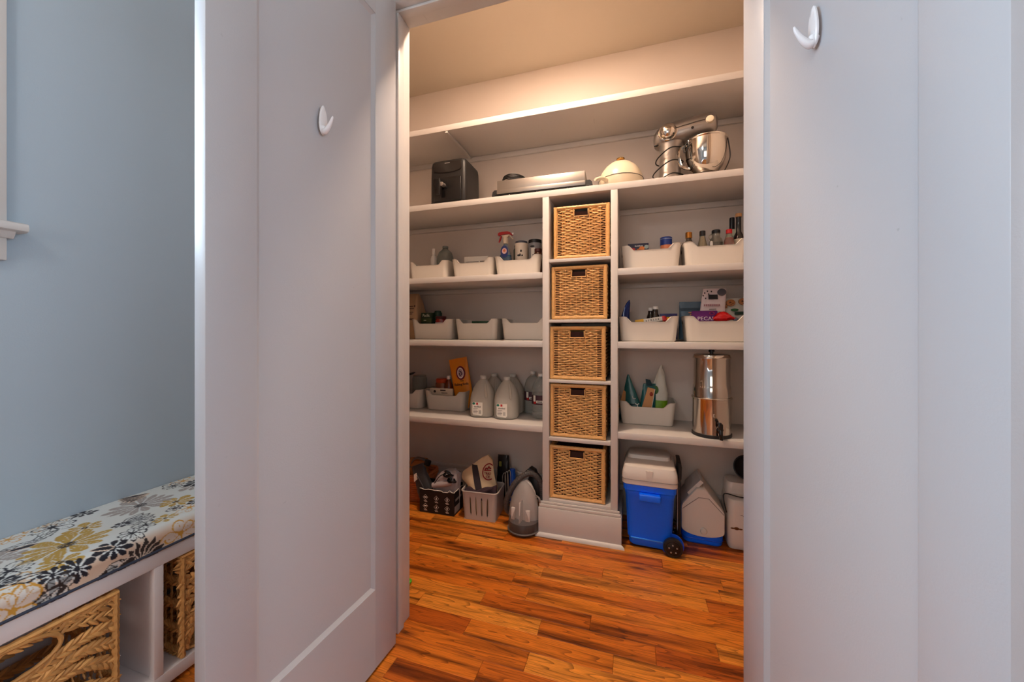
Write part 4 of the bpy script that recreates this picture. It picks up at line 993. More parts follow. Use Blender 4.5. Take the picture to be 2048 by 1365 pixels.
# --- pouch shelf, right
o = thing('blue_foil_pouch', 'narrow dark blue foil pouch curling up at the left of its bin', 'pouch', (-0.018, 2.29, zD + 0.010), math.radians(20))
g = G(); rings = []
for i in range(15):
    t = i/14; hw = 0.034*(1 - t)**0.5 + 0.002; dx = -0.020*math.sin(t*PI*0.9) + 0.012*t*t
    rings.append([(dx + hw*math.cos(a), 0.012*(1 - 0.6*t)*math.sin(a) - 0.01*t, 0.228*t) for a in (2*PI*k/14 for k in range(14))])
part('film', G().loft(rings), mat('navy_foil', (24, 44, 104), 0.22, 0.4, var=0.35, vscale=30, bump=0.5, bscale=40), o)
part('sheen_strip', G().tube([(-0.028, -0.013, 0.10), (-0.030, -0.014, 0.15), (-0.022, -0.014, 0.19)], [0.002, 0.004, 0.001], 6), mat('silver_foil', (150, 160, 184), 0.25, 0.7), o)
for i, (x, y, hh) in enumerate(((0.112, 2.365, 0.190), (0.134, 2.335, 0.196))):
    bottle('extract_bottle', ('small dark bottle with a white cap, behind its twin', 'small dark bottle with a white cap, nearest above the yellow packet')[i], 'bottle', x, y, zD, [(0.024, 0), (0.027, 0.004), (0.027, 0.11), (0.023, 0.138), (0.016, 0.156), (0.015, 0.178)], mat('dark_extract', (50, 36, 30), 0.05, trans=0.4, coat=0.3), ([(0.0165, hh - 0.018), (0.0165, hh - 0.003), (0.014, hh)], WHITEP), None, 'small dark bottles in the blue pouch bin')
o = thing('yellow_packet', 'yellow and white packet with black lettering lying across its bin', 'packet', (0.105, 2.262, zD + 0.113), 0, None, (math.radians(-8), math.radians(-8), math.radians(-2)))
part('wrapper', G().box(-0.080, 0.080, -0.010, 0.05, -0.008, 0.018, 0.004), mat('white_wrapper', (232, 224, 212), 0.4), o)
part('yellow_end', G().box(-0.082, -0.034, -0.0112, 0.051, -0.0085, 0.0185, 0.004), mat('yellow_wrapper', (236, 182, 40), 0.4), o)
part('red_end', G().box(0.062, 0.082, -0.0112, 0.051, -0.0085, 0.0195, 0.004), mat('red_wrapper', (196, 24, 30), 0.4), o)
g = G()
for i, (hh, w_) in enumerate(((0.010, 0.004), (0.010, 0.003), (0.010, 0.005), (0.010, 0.003), (0.010, 0.004), (0.010, 0.005))): g.box(-0.024 + 0.013*i, -0.024 + 0.013*i + w_, -0.0112, -0.0102, 0.0, hh)
part('lettering', g, GREYM, o)
o = thing('yellow_roll', 'yellow and red wrapped roll at the right of the yellow packet', 'packet', (0.208, 2.275, zD + 0.121), 0.05)
part('wrapper', G().lathe([(0.001, -0.040), (0.016, -0.036), (0.017, 0.034), (0.001, 0.040)], 16, Matrix.Rotation(PI/2, 4, 'Y')), mat('yellow_wrapper'), o)
part('red_stripe', G().lathe([(0.0174, -0.034), (0.0176, -0.018)], 16, Matrix.Rotation(PI/2, 4, 'Y'), False, False), mat('red_wrapper'), o)
o = thing('blue_carton', 'flat dark blue carton behind the yellow roll', 'box', (0.205, 2.325, zD + 0.012))
part('carton', G().box(-0.046, 0.046, -0.01, 0.03, 0, 0.146, 0.001), mat('cobalt_card', (28, 30, 96), 0.4), o)
part('top_fold', G().box(-0.046, 0.046, -0.0105, -0.0098, 0.132, 0.134), mat('dark_navy_print', (14, 14, 48), 0.5), o)

o = thing('teal_zip_pouch', 'grey-blue zip pouch with an orange stripe behind the pink bag', 'pouch', (0.332, 2.365, zD + 0.010))
part('film', pouch(0.136, 0.216, 0.05, 0.130, 0, 0.002, 5, 14, 0.5), mat('slate_blue_film', (74, 98, 116), 0.3, var=0.12, vscale=20, bump=0.15, bscale=30), o)
part('zip_line', G().box(-0.064, 0.064, -0.017, -0.012, 0.176, 0.180).box(-0.064, 0.064, -0.018, -0.012, 0.168, 0.171), mat('dark_slate', (48, 64, 78), 0.4), o)
part('stripe', G().box(-0.020, 0.055, -0.030, -0.024, 0.150, 0.156).box(-0.012, 0.055, -0.031, -0.024, 0.138, 0.145), mat('coral_print', (216, 132, 100), 0.5), o)
o = thing('pink_snack_bag', 'tall white and pink snack bag leaning back, dotted pattern and black badge', 'bag', (0.415, 2.315, zD + 0.012), 0, None, (math.radians(-6), 0, math.radians(4)))
part('film', pouch(0.142, 0.285, 0.06, 0.118, 0.034, 0.002, 8, 16, 0.75), mat('pale_pink_film', (226, 206, 204), 0.4, var=0.05, bump=0.25, bscale=25), o)
part('badge', G().box(-0.004, 0.042, -0.025, -0.019, 0.222, 0.247), INKM, o)
part('corner_disc', G().prism([(0.066 + 0.022*math.cos(a), 0.262 + 0.020*math.sin(a)) for a in (2*PI*k/20 for k in range(20))], -0.0165, -0.0115), mat('slate_print', (66, 66, 76), 0.5), o)
g = G()
for x, z in ((-0.03, 0.243), (-0.022, 0.258), (-0.008, 0.268), (-0.018, 0.228), (-0.002, 0.252), (0.012, 0.266)): g.ell((x, -0.019, z), (0.0035, 0.0025, 0.0045), 8, 5)
part('dots', g, SPL, o)
g = G()
for i in range(8): g.box(-0.030 + 0.0105*i, -0.024 + 0.0105*i, -0.0315, -0.026, 0.182, 0.192)
part('lettering', g, mat('rose_print', (166, 110, 120), 0.5), o)
part('lower_panel', G().box(-0.045, 0.06, -0.0345, -0.030, 0.148, 0.150).box(-0.005, 0.030, -0.034, -0.029, 0.162, 0.167), GREYM, o)
o = thing('purple_bag', 'purple snack bag lying low at the front of its bin, lettered in white', 'bag', (0.385, 2.245, zD + 0.060), 0, None, (math.radians(-22), 0, 0))
part('film', pouch(0.145, 0.118, 0.050, 0.128, 0.0, 0.003, 3, 12, 0.2), mat('purple_film', (112, 50, 124), 0.25, var=0.25, vscale=25, bump=0.4, bscale=30), o)
text('printed_name', 'PECANS', 0.030, mat('lilac_print', (226, 206, 226), 0.5), o, (0.012, -0.0285, 0.058), depth=0.001)
part('seal_ring', G().tube([(0.032 + 0.011*math.cos(2*PI*k/20), -0.023, 0.092 + 0.009*math.sin(2*PI*k/20)) for k in range(20)], 0.0018, 5, True), mat('magenta_print', (176, 40, 80), 0.5), o)
o = thing('red_bag', 'crumpled bright red bag on top of the purple one', 'bag', (0.470, 2.232, zD + 0.105), 0, None, (math.radians(-12), 0, math.radians(4)))
g = G(); rings = []; rs = random.Random(11)
for i in range(13):
    t = i/12; x = -0.052 + 0.104*t; hh = 0.010 + 0.040*math.sin(PI*min(t*1.15, 1))**0.9*(1 - 0.2*t)
    rings.append([(x + rs.uniform(-0.002, 0.002), 0.026*math.cos(a)*(0.5 + 0.5*math.sin(PI*t)) + rs.uniform(-0.002, 0.002), 0.018 + hh*0.62*math.sin(a) + 0.012*math.sin(PI*t) + rs.uniform(-0.002, 0.002)) for a in (2*PI*k/14 for k in range(14))])
part('film', G().loft(rings), mat('red_film', (214, 22, 26), 0.25, bump=0.5, bscale=40), o)
part('twisted_end', G().lathe([(0.010, 0), (0.013, 0.012), (0.004, 0.026)], 8, T(0.046, 0, 0.014) @ Matrix.Rotation(PI/2, 4, 'Y')), mat('silver_foil'), o)
o = thing('cookie_packet', 'white packet with two printed cookies at the right end of its bin', 'packet', (0.560, 2.385, zD + 0.010), 0)
part('film', pouch(0.130, 0.232, 0.05, 0.128, 0, 0.0015, 14, 14, 0.35), mat('grey_white_film', (196, 190, 178), 0.35, var=0.05), o)
ck = mat('cookie', (166, 104, 56), 0.7, var=0.25, vscale=120)
for cx_, cz_, r_ in ((-0.030, 0.206, 0.022), (0.030, 0.212, 0.021), (-0.060, 0.186, 0.014)):
    c = part('printed_cookie', G().prism([(cx_ + r_*math.cos(a), cz_ + r_*0.85*math.sin(a)) for a in (2*PI*k/22 for k in range(22))], -0.026, -0.014), ck, o)
    g = G()
    for q in range(7): g.ell((cx_ + r_*0.6*math.cos(q*2.4)*((q % 3)/2.2), -0.026, cz_ + r_*0.55*math.sin(q*2.4)*((q % 3)/2.2)), (0.003, 0.001, 0.003), 7, 4)
    part('chips', g, mat('chocolate', (52, 28, 18), 0.5), c)
part('leaf_mark', G().ell((-0.012, -0.029, 0.166), (0.020, 0.002, 0.008), 12, 6), mat('leaf_green', (30, 92, 46), 0.5), o)
part('name_badge', G().box(-0.012, 0.046, -0.031, -0.028, 0.138, 0.156, 0.001), mat('forest_print', (20, 54, 36), 0.5), o)

# --- baking soda shelf, left
o = bottle('orange_lidded_jar', 'jar with a flat orange lid beside the honey bottle', 'jar', -1.298, 2.425, zE, [(0.044, 0), (0.047, 0.004), (0.047, 0.168), (0.042, 0.176)], mat('peanut_jar', (128, 72, 44), 0.25, coat=0.3), ([(0.041, 0.175), (0.0425, 0.178), (0.0425, 0.200), (0.039, 0.204)], mat('burnt_orange_lid', (190, 66, 22), 0.4)), ([(0.0474, 0.05), (0.0474, 0.142)], PAPER))
part('label_mark', G().ell((-0.012, -0.0475, 0.118), (0.007, 0.001, 0.006), 10, 5), INKM, o)
bottle('honey_bottle', 'amber honey bottle with a small white cap', 'bottle', -1.236, 2.405, zE, [(0.030, 0), (0.034, 0.004), (0.034, 0.12), (0.028, 0.165), (0.014, 0.196), (0.013, 0.205)], mat('honey', (150, 62, 14), 0.08, trans=0.35, coat=0.3), ([(0.0135, 0.203), (0.0135, 0.225), (0.011, 0.228)], WHITEP))
o = thing('labelled_box', 'low white printed carton in front of the honey bottle', 'box', (-1.262, 2.352, zE + 0.009))
part('carton', G().box(-0.088, 0.088, -0.012, 0.006, 0, 0.142, 0.001), mat('ivory_card', (214, 200, 178), 0.6), o)
part('printing', G().ell((-0.048, -0.0125, 0.120), (0.010, 0.001, 0.009), 12, 6).box(-0.006, 0.036, -0.0127, -0.012, 0.126, 0.134).box(0.004, 0.050, -0.0127, -0.012, 0.110, 0.114), INKM, o)
bottle('clear_jar', 'clear jar in the bin cut off by the doorway', 'jar', -1.476, 2.415, zE, [(0.050, 0), (0.052, 0.004), (0.052, 0.20), (0.046, 0.215)], mat('dim_clear_plastic'), ([(0.046, 0.213), (0.047, 0.215), (0.047, 0.222)], mat('dim_clear_plastic')))
o = thing('utensil', 'dark utensil handle poking out at the left edge above the clear jar', 'utensil', (-1.52, 2.33, zE + 0.240), 0, None, (0, math.radians(-10), 0))
part('grip', G().loft([[(x, 0.007*math.cos(a), z + hh*math.sin(a)) for a in (2*PI*k/8 for k in range(8))] for x, z, hh in ((-0.12, 0, 0.008), (0.0, 0.0, 0.009), (0.045, 0.004, 0.007), (0.06, 0.008, 0.002))]), BLACK, o)
part('blade', G().box(-0.17, -0.11, -0.002, 0.002, -0.01, 0.008, 0.001), STEEL, o)

o = thing('baking_soda_bag', 'tilted orange baking soda bag with a round red and white emblem', 'bag', (-1.118, 2.400, zE + 0.010), 0, None, (math.radians(-3), math.radians(-7), math.radians(9)))
ORG = mat('orange_film', (240, 146, 26), 0.35, var=0.10, vscale=14, bump=0.25, bscale=18)
rs = random.Random(21); rings = []
for i in range(19):
    t = i/18; hw = 0.040 + 0.026*min(1, t*3.2); dx = 0.018*min(1, t*2.6)*(1 - 0.9*t) - 0.006*t
    dd = (0.026*math.sin(PI*min(1, 0.12 + t*0.88))**0.6*(1 - 0.5*t) if i < 18 else 0.0015)
    rings.append([(dx + hw*(abs(math.cos(a))**0.55)*(1 if math.cos(a) >= 0 else -1) + rs.uniform(-0.0008, 0.0008), dd*math.sin(a) + rs.uniform(-0.0008, 0.0008), 0.352*t + 0.006*t*math.cos(a)) for a in (2*PI*k/20 for k in range(20))])
part('film', G().loft(rings), ORG, o)
def disc(n_, r1, r2, y, m_, par, cz=0.248, cx=0.012):
    return part(n_, G().prism([(cx + r1*math.cos(a), cz + r2*math.sin(a)) for a in (2*PI*k/28 for k in range(28))], y, y + 0.009), m_, par)
disc('emblem_ring', 0.032, 0.048, -0.0245, mat('maroon_print', (124, 28, 44), 0.5), o)
disc('emblem_white', 0.023, 0.037, -0.0253, WHM, o); disc('emblem_centre', 0.018, 0.030, -0.0259, mat('pale_rose', (206, 170, 168), 0.5), o)
g = G().tube([(0.002, -0.027, 0.264), (0.016, -0.027, 0.258), (0.022, -0.027, 0.240), (0.008, -0.027, 0.228), (0.002, -0.027, 0.244), (0.012, -0.027, 0.250)], 0.0032, 6)
part('emblem_arm', g, mat('navy_print', (36, 34, 56), 0.5), o)
text('printed_name', 'Baking Soda', 0.025, INKM, o, (0.012, -0.0275, 0.170), depth=0.0012, sx=0.84)
text('small_print', 'PURE', 0.011, INKM, o, (0.018, -0.0270, 0.192), depth=0.001)

# gallon jugs of distilled water
JUG = mat('jug_plastic', (236, 230, 218), 0.22, trans=0.55, ior=1.15, var=0.03)
JUGC = mat('jug_cap', (206, 204, 196), 0.35)
def jug(label, x, y, rz=0.0, lab=True):
    o = thing('water_jug', label, 'jug', (x, y, zE + 0.0003), rz, 'gallon jugs of distilled water')
    R_ = []
    for z, w, r in ((0.0, 0.122, 0.035), (0.006, 0.146, 0.045), (0.018, 0.154, 0.05), (0.075, 0.156, 0.05), (0.118, 0.154, 0.052), (0.150, 0.144, 0.055), (0.180, 0.122, 0.052), (0.205, 0.094, 0.044), (0.222, 0.068, 0.032), (0.234, 0.046, 0.022), (0.240, 0.040, 0.0199)):
        R_.append(rr(w, w, r, z))
    part('body', G().loft(R_), JUG, o)
    part('cap', G().lathe([(0.0205, 0.238), (0.0215, 0.240), (0.0215, 0.255), (0.019, 0.258), (0.001, 0.2585)], 20), JUGC, o)
    part('grip_ridge', G().tube(spline([(0.018, -0.026, 0.226), (0.030, -0.056, 0.185), (0.036, -0.072, 0.150), (0.040, -0.077, 0.125)], 5), [0.004, 0.005, 0.006, 0.007, 0.008, 0.008, 0.0085, 0.009, 0.009, 0.009, 0.009, 0.009, 0.008, 0.007, 0.006, 0.003][:16], 8), JUG, o)
    if lab:
        lb = part('paper_label', G().loft([[(px - 0.018, -0.0788 - 0.0003, pz) for px, pz in poly] for poly in ([(-0.033, 0.030), (-0.028, 0.020), (0.025, 0.014), (0.033, 0.022), (0.033, 0.098), (-0.033, 0.098)],)] + [[(px - 0.018, -0.0768, pz) for px, pz in poly] for poly in ([(-0.033, 0.030), (-0.028, 0.020), (0.025, 0.014), (0.033, 0.022), (0.033, 0.098), (-0.033, 0.098)],)]), PAPER, o)
        part('green_mark', G().ell((-0.042, -0.0793, 0.090), (0.009, 0.0008, 0.008), 10, 5), mat('teal_print', (26, 110, 92), 0.5), lb)
        part('red_mark', G().box(-0.026, -0.014, -0.0797, -0.0790, 0.082, 0.096), REDM, lb)
        text('printed_name', 'distilled', 0.0145, INKM, lb, (-0.019, -0.0795, 0.070))
        g = G()
        for i in range(4): g.box(-0.046, -0.016 - 0.004*(i % 2), -0.0797, -0.0790, 0.056 - 0.009*i, 0.059 - 0.009*i)
        for i in range(5): g.box(-0.009 + 0.003*i, -0.0075 + 0.003*i, -0.0797, -0.0790, 0.026, 0.048)
        part('fine_print', g, GREYM, lb)
    return o
jug('distilled water jug at the front, next to the baking soda bin', -0.923, 2.285, math.radians(8))
jug('distilled water jug at the front, next to the ribbed water bottles', -0.757, 2.278, math.radians(8))
jug('water jug behind, its cap just showing past the left front jug', -0.905, 2.442, 0, False)
jug('water jug behind, its cap just showing past the right front jug', -0.768, 2.440, 0, False)
# ribbed water bottles
def wbottle(label, x, y, rz):
    o = thing('water_bottle', label, 'bottle', (x, y, zE + 0.0003), rz, 'large ribbed water bottles')
    P = [(0.046, 0.0), (0.055, 0.006)]
    for i in range(6): P += [(0.058, 0.012 + 0.014*i), (0.0555, 0.019 + 0.014*i)]
    P += [(0.058, 0.098), (0.058, 0.15), (0.0555, 0.156), (0.058, 0.163), (0.0575, 0.172), (0.055, 0.195), (0.046, 0.222), (0.030, 0.243), (0.017, 0.252), (0.0145, 0.258), (0.0145, 0.266)]
    part('body', G().lathe(P, 28), mat('ribbed_clear_plastic', (220, 220, 214), 0.10, trans=0.72, ior=1.2), o)
    part('cap', G().lathe([(0.0165, 0.262), (0.0165, 0.278), (0.014, 0.280)], 18), WHITEP, o)
    lb = part('paper_label', G().lathe([(0.0588, 0.090), (0.0588, 0.148)], 28, None, False, False), mat('wine_label', (66, 34, 44), 0.5), o)
    for a0, a1, z0, z1, n_, m_ in ((-1.95, -1.2, 0.100, 0.116, 'white_panel', PAPER), (-2.35, -2.05, 0.108, 0.146, 'white_panel', PAPER), (-1.15, -0.85, 0.108, 0.146, 'white_panel', PAPER), (-2.3, -1.98, 0.094, 0.108, 'red_panel', REDM), (-1.15, -0.9, 0.094, 0.108, 'red_panel', REDM)):
        g = G().loft([[(0.0592*math.cos(a0 + (a1 - a0)*k/6), 0.0592*math.sin(a0 + (a1 - a0)*k/6), z) for k in range(7)] for z in (z0, z1)], closed=False)
        part(n_, g, m_, lb)
    g = G().loft([[(0.0596*math.cos(-1.85 + 0.55*k/6), 0.0596*math.sin(-1.85 + 0.55*k/6), z) for k in range(7)] for z in (0.105, 0.110)], closed=False)
    part('printed_line', g, INKM, lb)
    return o
wbottle('ribbed water bottle with a wine-red label, left of the pair', -0.631, 2.456, 0.2)
wbottle('ribbed water bottle with a wine-red label, tucked against the tower', -0.549, 2.340, 0.1)

# --- snack bags in the last bin
TEAL = mat('teal_film', (28, 92, 92), 0.28, var=0.2, vscale=20, bump=0.35, bscale=25)
def cone_bag(name, label, x, y, z, w, h, tip, m, rz=0.0, wob=0.003, seed=2):
    o = thing(name, label, 'bag', (x, y, z), rz, 'snack bags beside the water filter')
    rs = random.Random(seed); rings = []
    for i in range(15):
        t = i/14; hw = w/2*(1 - t**1.15)*1.0 + 0.004; d = 0.030*(1 - t) + 0.003
        rings.append([(tip*t + hw*(abs(math.cos(a))**0.6)*(1 if math.cos(a) > 0 else -1) + rs.uniform(-wob, wob)*0.5, d*math.sin(a) + rs.uniform(-wob, wob)*0.5, h*t) for a in (2*PI*k/16 for k in range(16))])
    part('film', G().loft(rings), m, o); return o
o = cone_bag('teal_snack_bag', 'teal snack bag folded to a point, leftmost by the tower', 0.010, 2.405, zE + 0.010, 0.150, 0.275, -0.028, TEAL, math.radians(-10))
part('tan_panel', G().loft([[(-0.078, -0.030, 0.07), (-0.040, -0.034, 0.07), (-0.038, -0.0205, 0.17), (-0.052, -0.0165, 0.18)], [(-0.078, -0.024, 0.07), (-0.040, -0.028, 0.07), (-0.038, -0.0145, 0.17), (-0.052, -0.0105, 0.18)]]), mat('tan_print', (206, 148, 96), 0.5), o)
part('white_marks', G().tube([(0.004, -0.0305, 0.150), (0.008, -0.0310, 0.134), (0.022, -0.0300, 0.136)], 0.0022, 5).tube([(0.020, -0.0325, 0.106), (0.032, -0.0325, 0.100), (0.036, -0.0325, 0.082)], 0.0024, 5).tube([(0.032, -0.0325, 0.100), (0.042, -0.0310, 0.108)], 0.0022, 5), WHM, o)
part('blue_band', G().tube([(-0.03, -0.0335, 0.095), (0.02, -0.0335, 0.10)], 0.003, 6), mat('dark_teal', (12, 50, 60), 0.4), o)
o = thing('tan_snack_bag', 'teal snack bag with a tan front panel and a red spot, middle of three', 'bag', (0.088, 2.40, zE + 0.010), math.radians(8), 'snack bags beside the water filter')
part('film', pouch(0.105, 0.225, 0.055, 0.07, 0.018, 0.003, 31, 14, 0.5), TEAL, o)
part('tan_panel', G().loft([[(-0.040, -0.031, 0.05), (0.018, -0.031, 0.05), (0.044, -0.020, 0.195), (0.006, -0.019, 0.205)], [(-0.040, -0.024, 0.05), (0.018, -0.024, 0.05), (0.044, -0.012, 0.195), (0.006, -0.011, 0.205)]]), mat('tan_print'), o)
part('red_spot', G().ell((0.024, -0.025, 0.165), (0.010, 0.002, 0.013), 12, 6), mat('brick_print', (150, 50, 30), 0.5), o)
part('pale_edge', G().tube([(0.020, -0.031, 0.05), (0.046, -0.0205, 0.195)], 0.0016, 5), WHM, o)
part('top_tab', G().loft([[(0.000, -0.004, 0.212), (0.036, -0.004, 0.212), (0.022, -0.006, 0.248), (-0.004, -0.006, 0.252)], [(0.000, 0.004, 0.212), (0.036, 0.004, 0.212), (0.022, 0.002, 0.248), (-0.004, 0.002, 0.252)]]), mat('dark_teal'), o)
o = thing('green_snack_bag', 'white and bright green snack bag twisted to a tall point', 'bag', (0.158, 2.42, zE + 0.010), math.radians(-5), 'snack bags beside the water filter')
def tallbag(k0, k1, grow=0.0):
    rs = random.Random(9); rings = []
    for i in range(17):
        t = i/16; z = 0.338*t; hw = 0.048 if t < 0.45 else 0.048*(1 - ((t - 0.45)/0.55)**1.2) + 0.0035
        dx = 0.016*max(0, t - 0.4)/0.6
        ring = [(dx + (hw + grow)*(abs(math.cos(a))**0.6)*(1 if math.cos(a) > 0 else -1) + rs.uniform(-0.0025, 0.0025), (0.028*(1 - t) + 0.003 + grow)*math.sin(a) + rs.uniform(-0.0015, 0.0015), z) for a in (2*PI*k/16 for k in range(16))]
        if k0 <= i <= k1: rings.append(ring)
    return G().loft(rings)
part('film', tallbag(0, 16), mat('white_green_film', (206, 204, 190), 0.35, var=0.08, vscale=40, bump=0.3, bscale=30), o)
part('green_lower', tallbag(1, 6, 0.0012), mat('lime_print', (112, 160, 20), 0.4, var=0.4, vscale=60), o)
part('green_disc', G().prism([(-0.018 + 0.019*math.cos(a), 0.188 + 0.026*math.sin(a)) for a in (2*PI*k/24 for k in range(24))], -0.0195, -0.010), mat('leaf_disc', (46, 96, 30), 0.5), o)

# --- steel gravity water filter
o = thing('water_filter', 'tall polished steel gravity water filter with a black spigot', 'water filter', (0.408, 2.222, zE + 0.0003))
part('base_ring', G().lathe([(0.0935, 0.0), (0.0955, 0.002), (0.0955, 0.016), (0.093, 0.018)], 48), BLACK, o)
part('lower_chamber', G().lathe([(0.092, 0.016), (0.092, 0.196), (0.0935, 0.199)], 64), STEEL, o)
part('middle_rim', G().tube([(0.0945*math.cos(2*PI*k/64), 0.0945*math.sin(2*PI*k/64), 0.201) for k in range(64)], 0.0042, 8, True), STEEL, o)
part('upper_chamber', G().lathe([(0.091, 0.203), (0.091, 0.252), (0.089, 0.262), (0.0865, 0.268), (0.0865, 0.405), (0.088, 0.408)], 64), STEEL, o)
l = part('lid', G().lathe([(0.0905, 0.405), (0.0915, 0.408), (0.0915, 0.412), (0.088, 0.416), (0.086, 0.426), (0.075, 0.430), (0.002, 0.432)], 64), STEEL, o)
part('knob', G().lathe([(0.009, 0.430), (0.009, 0.438), (0.0145, 0.440), (0.0145, 0.450), (0.012, 0.453), (0.001, 0.4535)], 24), BLACKG, l)
text('etched_mark', 'E', 0.022, mat('etched_steel', (226, 218, 210), 0.45, 0.6), o, (-0.006, -0.0925, 0.118))
sp = part('spigot', G().lathe([(0.016, 0.0), (0.017, 0.006), (0.011, 0.010), (0.009, 0.032)], 18, T(0.020, -0.088, 0.048) @ RX90), BLACKG, o)
part('spout', G().tube(spline([(0.020, -0.116, 0.050), (0.020, -0.122, 0.034), (0.022, -0.120, 0.010), (0.022, -0.120, 0.004)], 4), [0.010, 0.010, 0.010, 0.010, 0.0095, 0.0095, 0.009, 0.009, 0.008, 0.008, 0.008, 0.008, 0.008][:13], 12), BLACKG, sp)
part('lever', G().box(0.008, 0.030, -0.124, -0.110, 0.056, 0.084, 0.003).lathe([(0.012, 0.084), (0.010, 0.090)], 12, T(0.014, -0.117, 0.0)), BLACKG, sp)
part('washer', G().tube([(0.020 + 0.0165*math.cos(2*PI*k/24), -0.0955, 0.048 + 0.0165*math.sin(2*PI*k/24)) for k in range(24)], 0.0018, 6, True), STEEL, sp)

# ================================================================== ON THE PANTRY FLOOR, LEFT
# seagrass basket behind the black carton
o = thing('seagrass_basket', 'dark woven seagrass basket behind the black printed carton', 'basket', (-1.500, 2.352, 0.0))
SG = mat('seagrass', (186, 108, 60), 0.65, var=0.35, vscale=40)
g = G(); rs = random.Random(5)
for r in range(11):
    z = 0.010 + 0.0145*r; k = 1 + 0.012*r
    base = rr(0.29*k, 0.20*k, 0.05, z, 0, 0, 6, 10); n = len(base)
    g.tube([(x*(1 + 0.022*math.sin(q*PI/2.0 + r*PI)), y*(1 + 0.03*math.sin(q*PI/2.0 + r*PI)), z + rs.uniform(-0.001, 0.001)) for q, (x, y, z) in enumerate(base)], 0.0088, 6, True)
part('weave', g, SG, o, kind='stuff')
part('rim', G().tube([(x, y, 0.172) for x, y, z in rr(0.328, 0.225, 0.055, 0, 0, 0, 6, 10)], [0.010*(1 + 0.1*math.sin(q*2.1)) for q in range(len(rr(0.3, 0.2, 0.05, 0, 0, 0, 6, 10)))], 7, True), SG, o)
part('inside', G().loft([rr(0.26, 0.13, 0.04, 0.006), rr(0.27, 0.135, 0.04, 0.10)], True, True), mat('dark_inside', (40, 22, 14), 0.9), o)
o = thing('paper_sack', 'crumpled tan paper sack standing in the seagrass basket', 'bag', (-1.452, 2.365, 0.106), math.radians(10))
part('paper', pouch(0.16, 0.155, 0.10, 0.13, 0.0, 0.008, 17, 10, 0.3), mat('amber_paper', (178, 112, 56), 0.6, var=0.35, vscale=22, bump=0.5, bscale=25), o)
part('fold', pouch(0.10, 0.10, 0.06, 0.07, -0.02, 0.008, 19, 8, 0.3), mat('amber_paper'), o, (-0.035, -0.055, 0.0))
o = thing('grey_strap', 'grey webbing strap looping over the seagrass basket', 'strap', (-1.425, 2.330, 0.178))
P = spline([(-0.075, 0.02, 0.0), (-0.070, 0.012, 0.055), (-0.035, 0.005, 0.095), (0.015, 0.0, 0.098), (0.05, 0.0, 0.088)], 6)
g = G().loft([[(p.x, p.y - 0.010, p.z), (p.x, p.y + 0.010, p.z), (p.x + 0.0035, p.y + 0.010, p.z - 0.012), (p.x + 0.0035, p.y - 0.010, p.z - 0.012)] for p in P])
part('webbing', g, mat('grey_webbing', (112, 104, 98), 0.75, bump=0.4, bscale=300), o)
part('tail', G().loft([[(p[0] - 0.010, p[1], p[2]), (p[0] + 0.010, p[1] - 0.003, p[2]), (p[0] + 0.010, p[1] + 0.003, p[2] + 0.002), (p[0] - 0.010, p[1] + 0.006, p[2] + 0.002)] for p in [tuple(q) for q in spline([(-0.072, -0.010, 0.03), (-0.055, -0.055, -0.015), (-0.012, -0.075, -0.055)], 5)]]), mat('grey_webbing'), o)
part('buckle', G().box(0.02, 0.062, -0.014, 0.014, 0.066, 0.104, 0.005, M=Matrix.Rotation(0.3, 4, 'Y')), BLACK, o)

# black printed carton with torn white rim
CARD = mat('black_card', (24, 20, 22), 0.55, var=0.2, vscale=12)
o = thing('black_carton', 'open black carton with six white diamond icons printed on its side', 'carton', (-1.186, 2.142, 0.0), math.radians(1.0))
w, d, h = 0.122, 0.135, 0.146
for n_, a in (('front_panel', (-w, w, 0, 0.003, 0, h)), ('back_panel', (-w, w, d - 0.003, d, 0, h + 0.02)), ('side_panel', (-w, -w + 0.003, 0.003, d - 0.003, 0, h)), ('side_panel', (w - 0.003, w, 0.003, d - 0.003, 0, h)), ('bottom', (-w + 0.003, w - 0.003, 0.003, d - 0.003, 0.001, 0.004))):
    part(n_, G().box(*a), CARD, o)
rs = random.Random(2)
top = [(-w + 2*w*i/16, h - 0.004 + 0.006*rs.random() + 0.012*(i == 14) - 0.004*(i > 10)) for i in range(17)]
part('torn_rim', G().tube([(x, 0.0012, z + 0.004) for x, z in top], 0.0024, 5), PAPER, o)
part('torn_rim', G().tube([(w - 0.0012, d*i/6, h + 0.003*(i % 2)) for i in range(7)], 0.0022, 5), PAPER, o)
part('side_label', G().box(w, w + 0.0006, 0.008, 0.085, 0.012, 0.055).box(w, w + 0.0006, 0.02, 0.11, 0.085, 0.10), mat('grey_label', (150, 142, 140), 0.6), o)
for i, x in enumerate((-0.080, -0.002, 0.074)):
    for j, z in enumerate((0.098, 0.042)):
        ic = part('icon_diamond', G().tube([(x + 0.017*math.cos(a), -0.0006, z + 0.017*math.sin(a)) for a in (PI/2*k for k in range(4))], 0.0012, 4, True), mat('pale_icon', (206, 188, 182), 0.6), o)
        part('icon_mark', [G().box(x - 0.008, x + 0.008, -0.0012, 0, z - 0.003, z + 0.004), G().prism([(x - 0.005, z - 0.006), (x + 0.005, z - 0.006), (x, z + 0.009)], -0.0012, 0), G().box(x - 0.003, x + 0.003, -0.0012, 0, z - 0.008, z + 0.008)][i % 3], WHM, ic)
        part('icon_caption', G().box(x - 0.012, x + 0.010, -0.0010, 0, z - 0.0235, z - 0.021).box(x - 0.008, x + 0.013, -0.0010, 0, z - 0.0285, z - 0.026), mat('pale_icon'), ic)
o = thing('black_pouch', 'dark grey folded fabric pouch sticking out of the black carton', 'pouch', (-1.262, 2.205, 0.008), 0, None, (math.radians(-4), math.radians(-22), math.radians(6)))
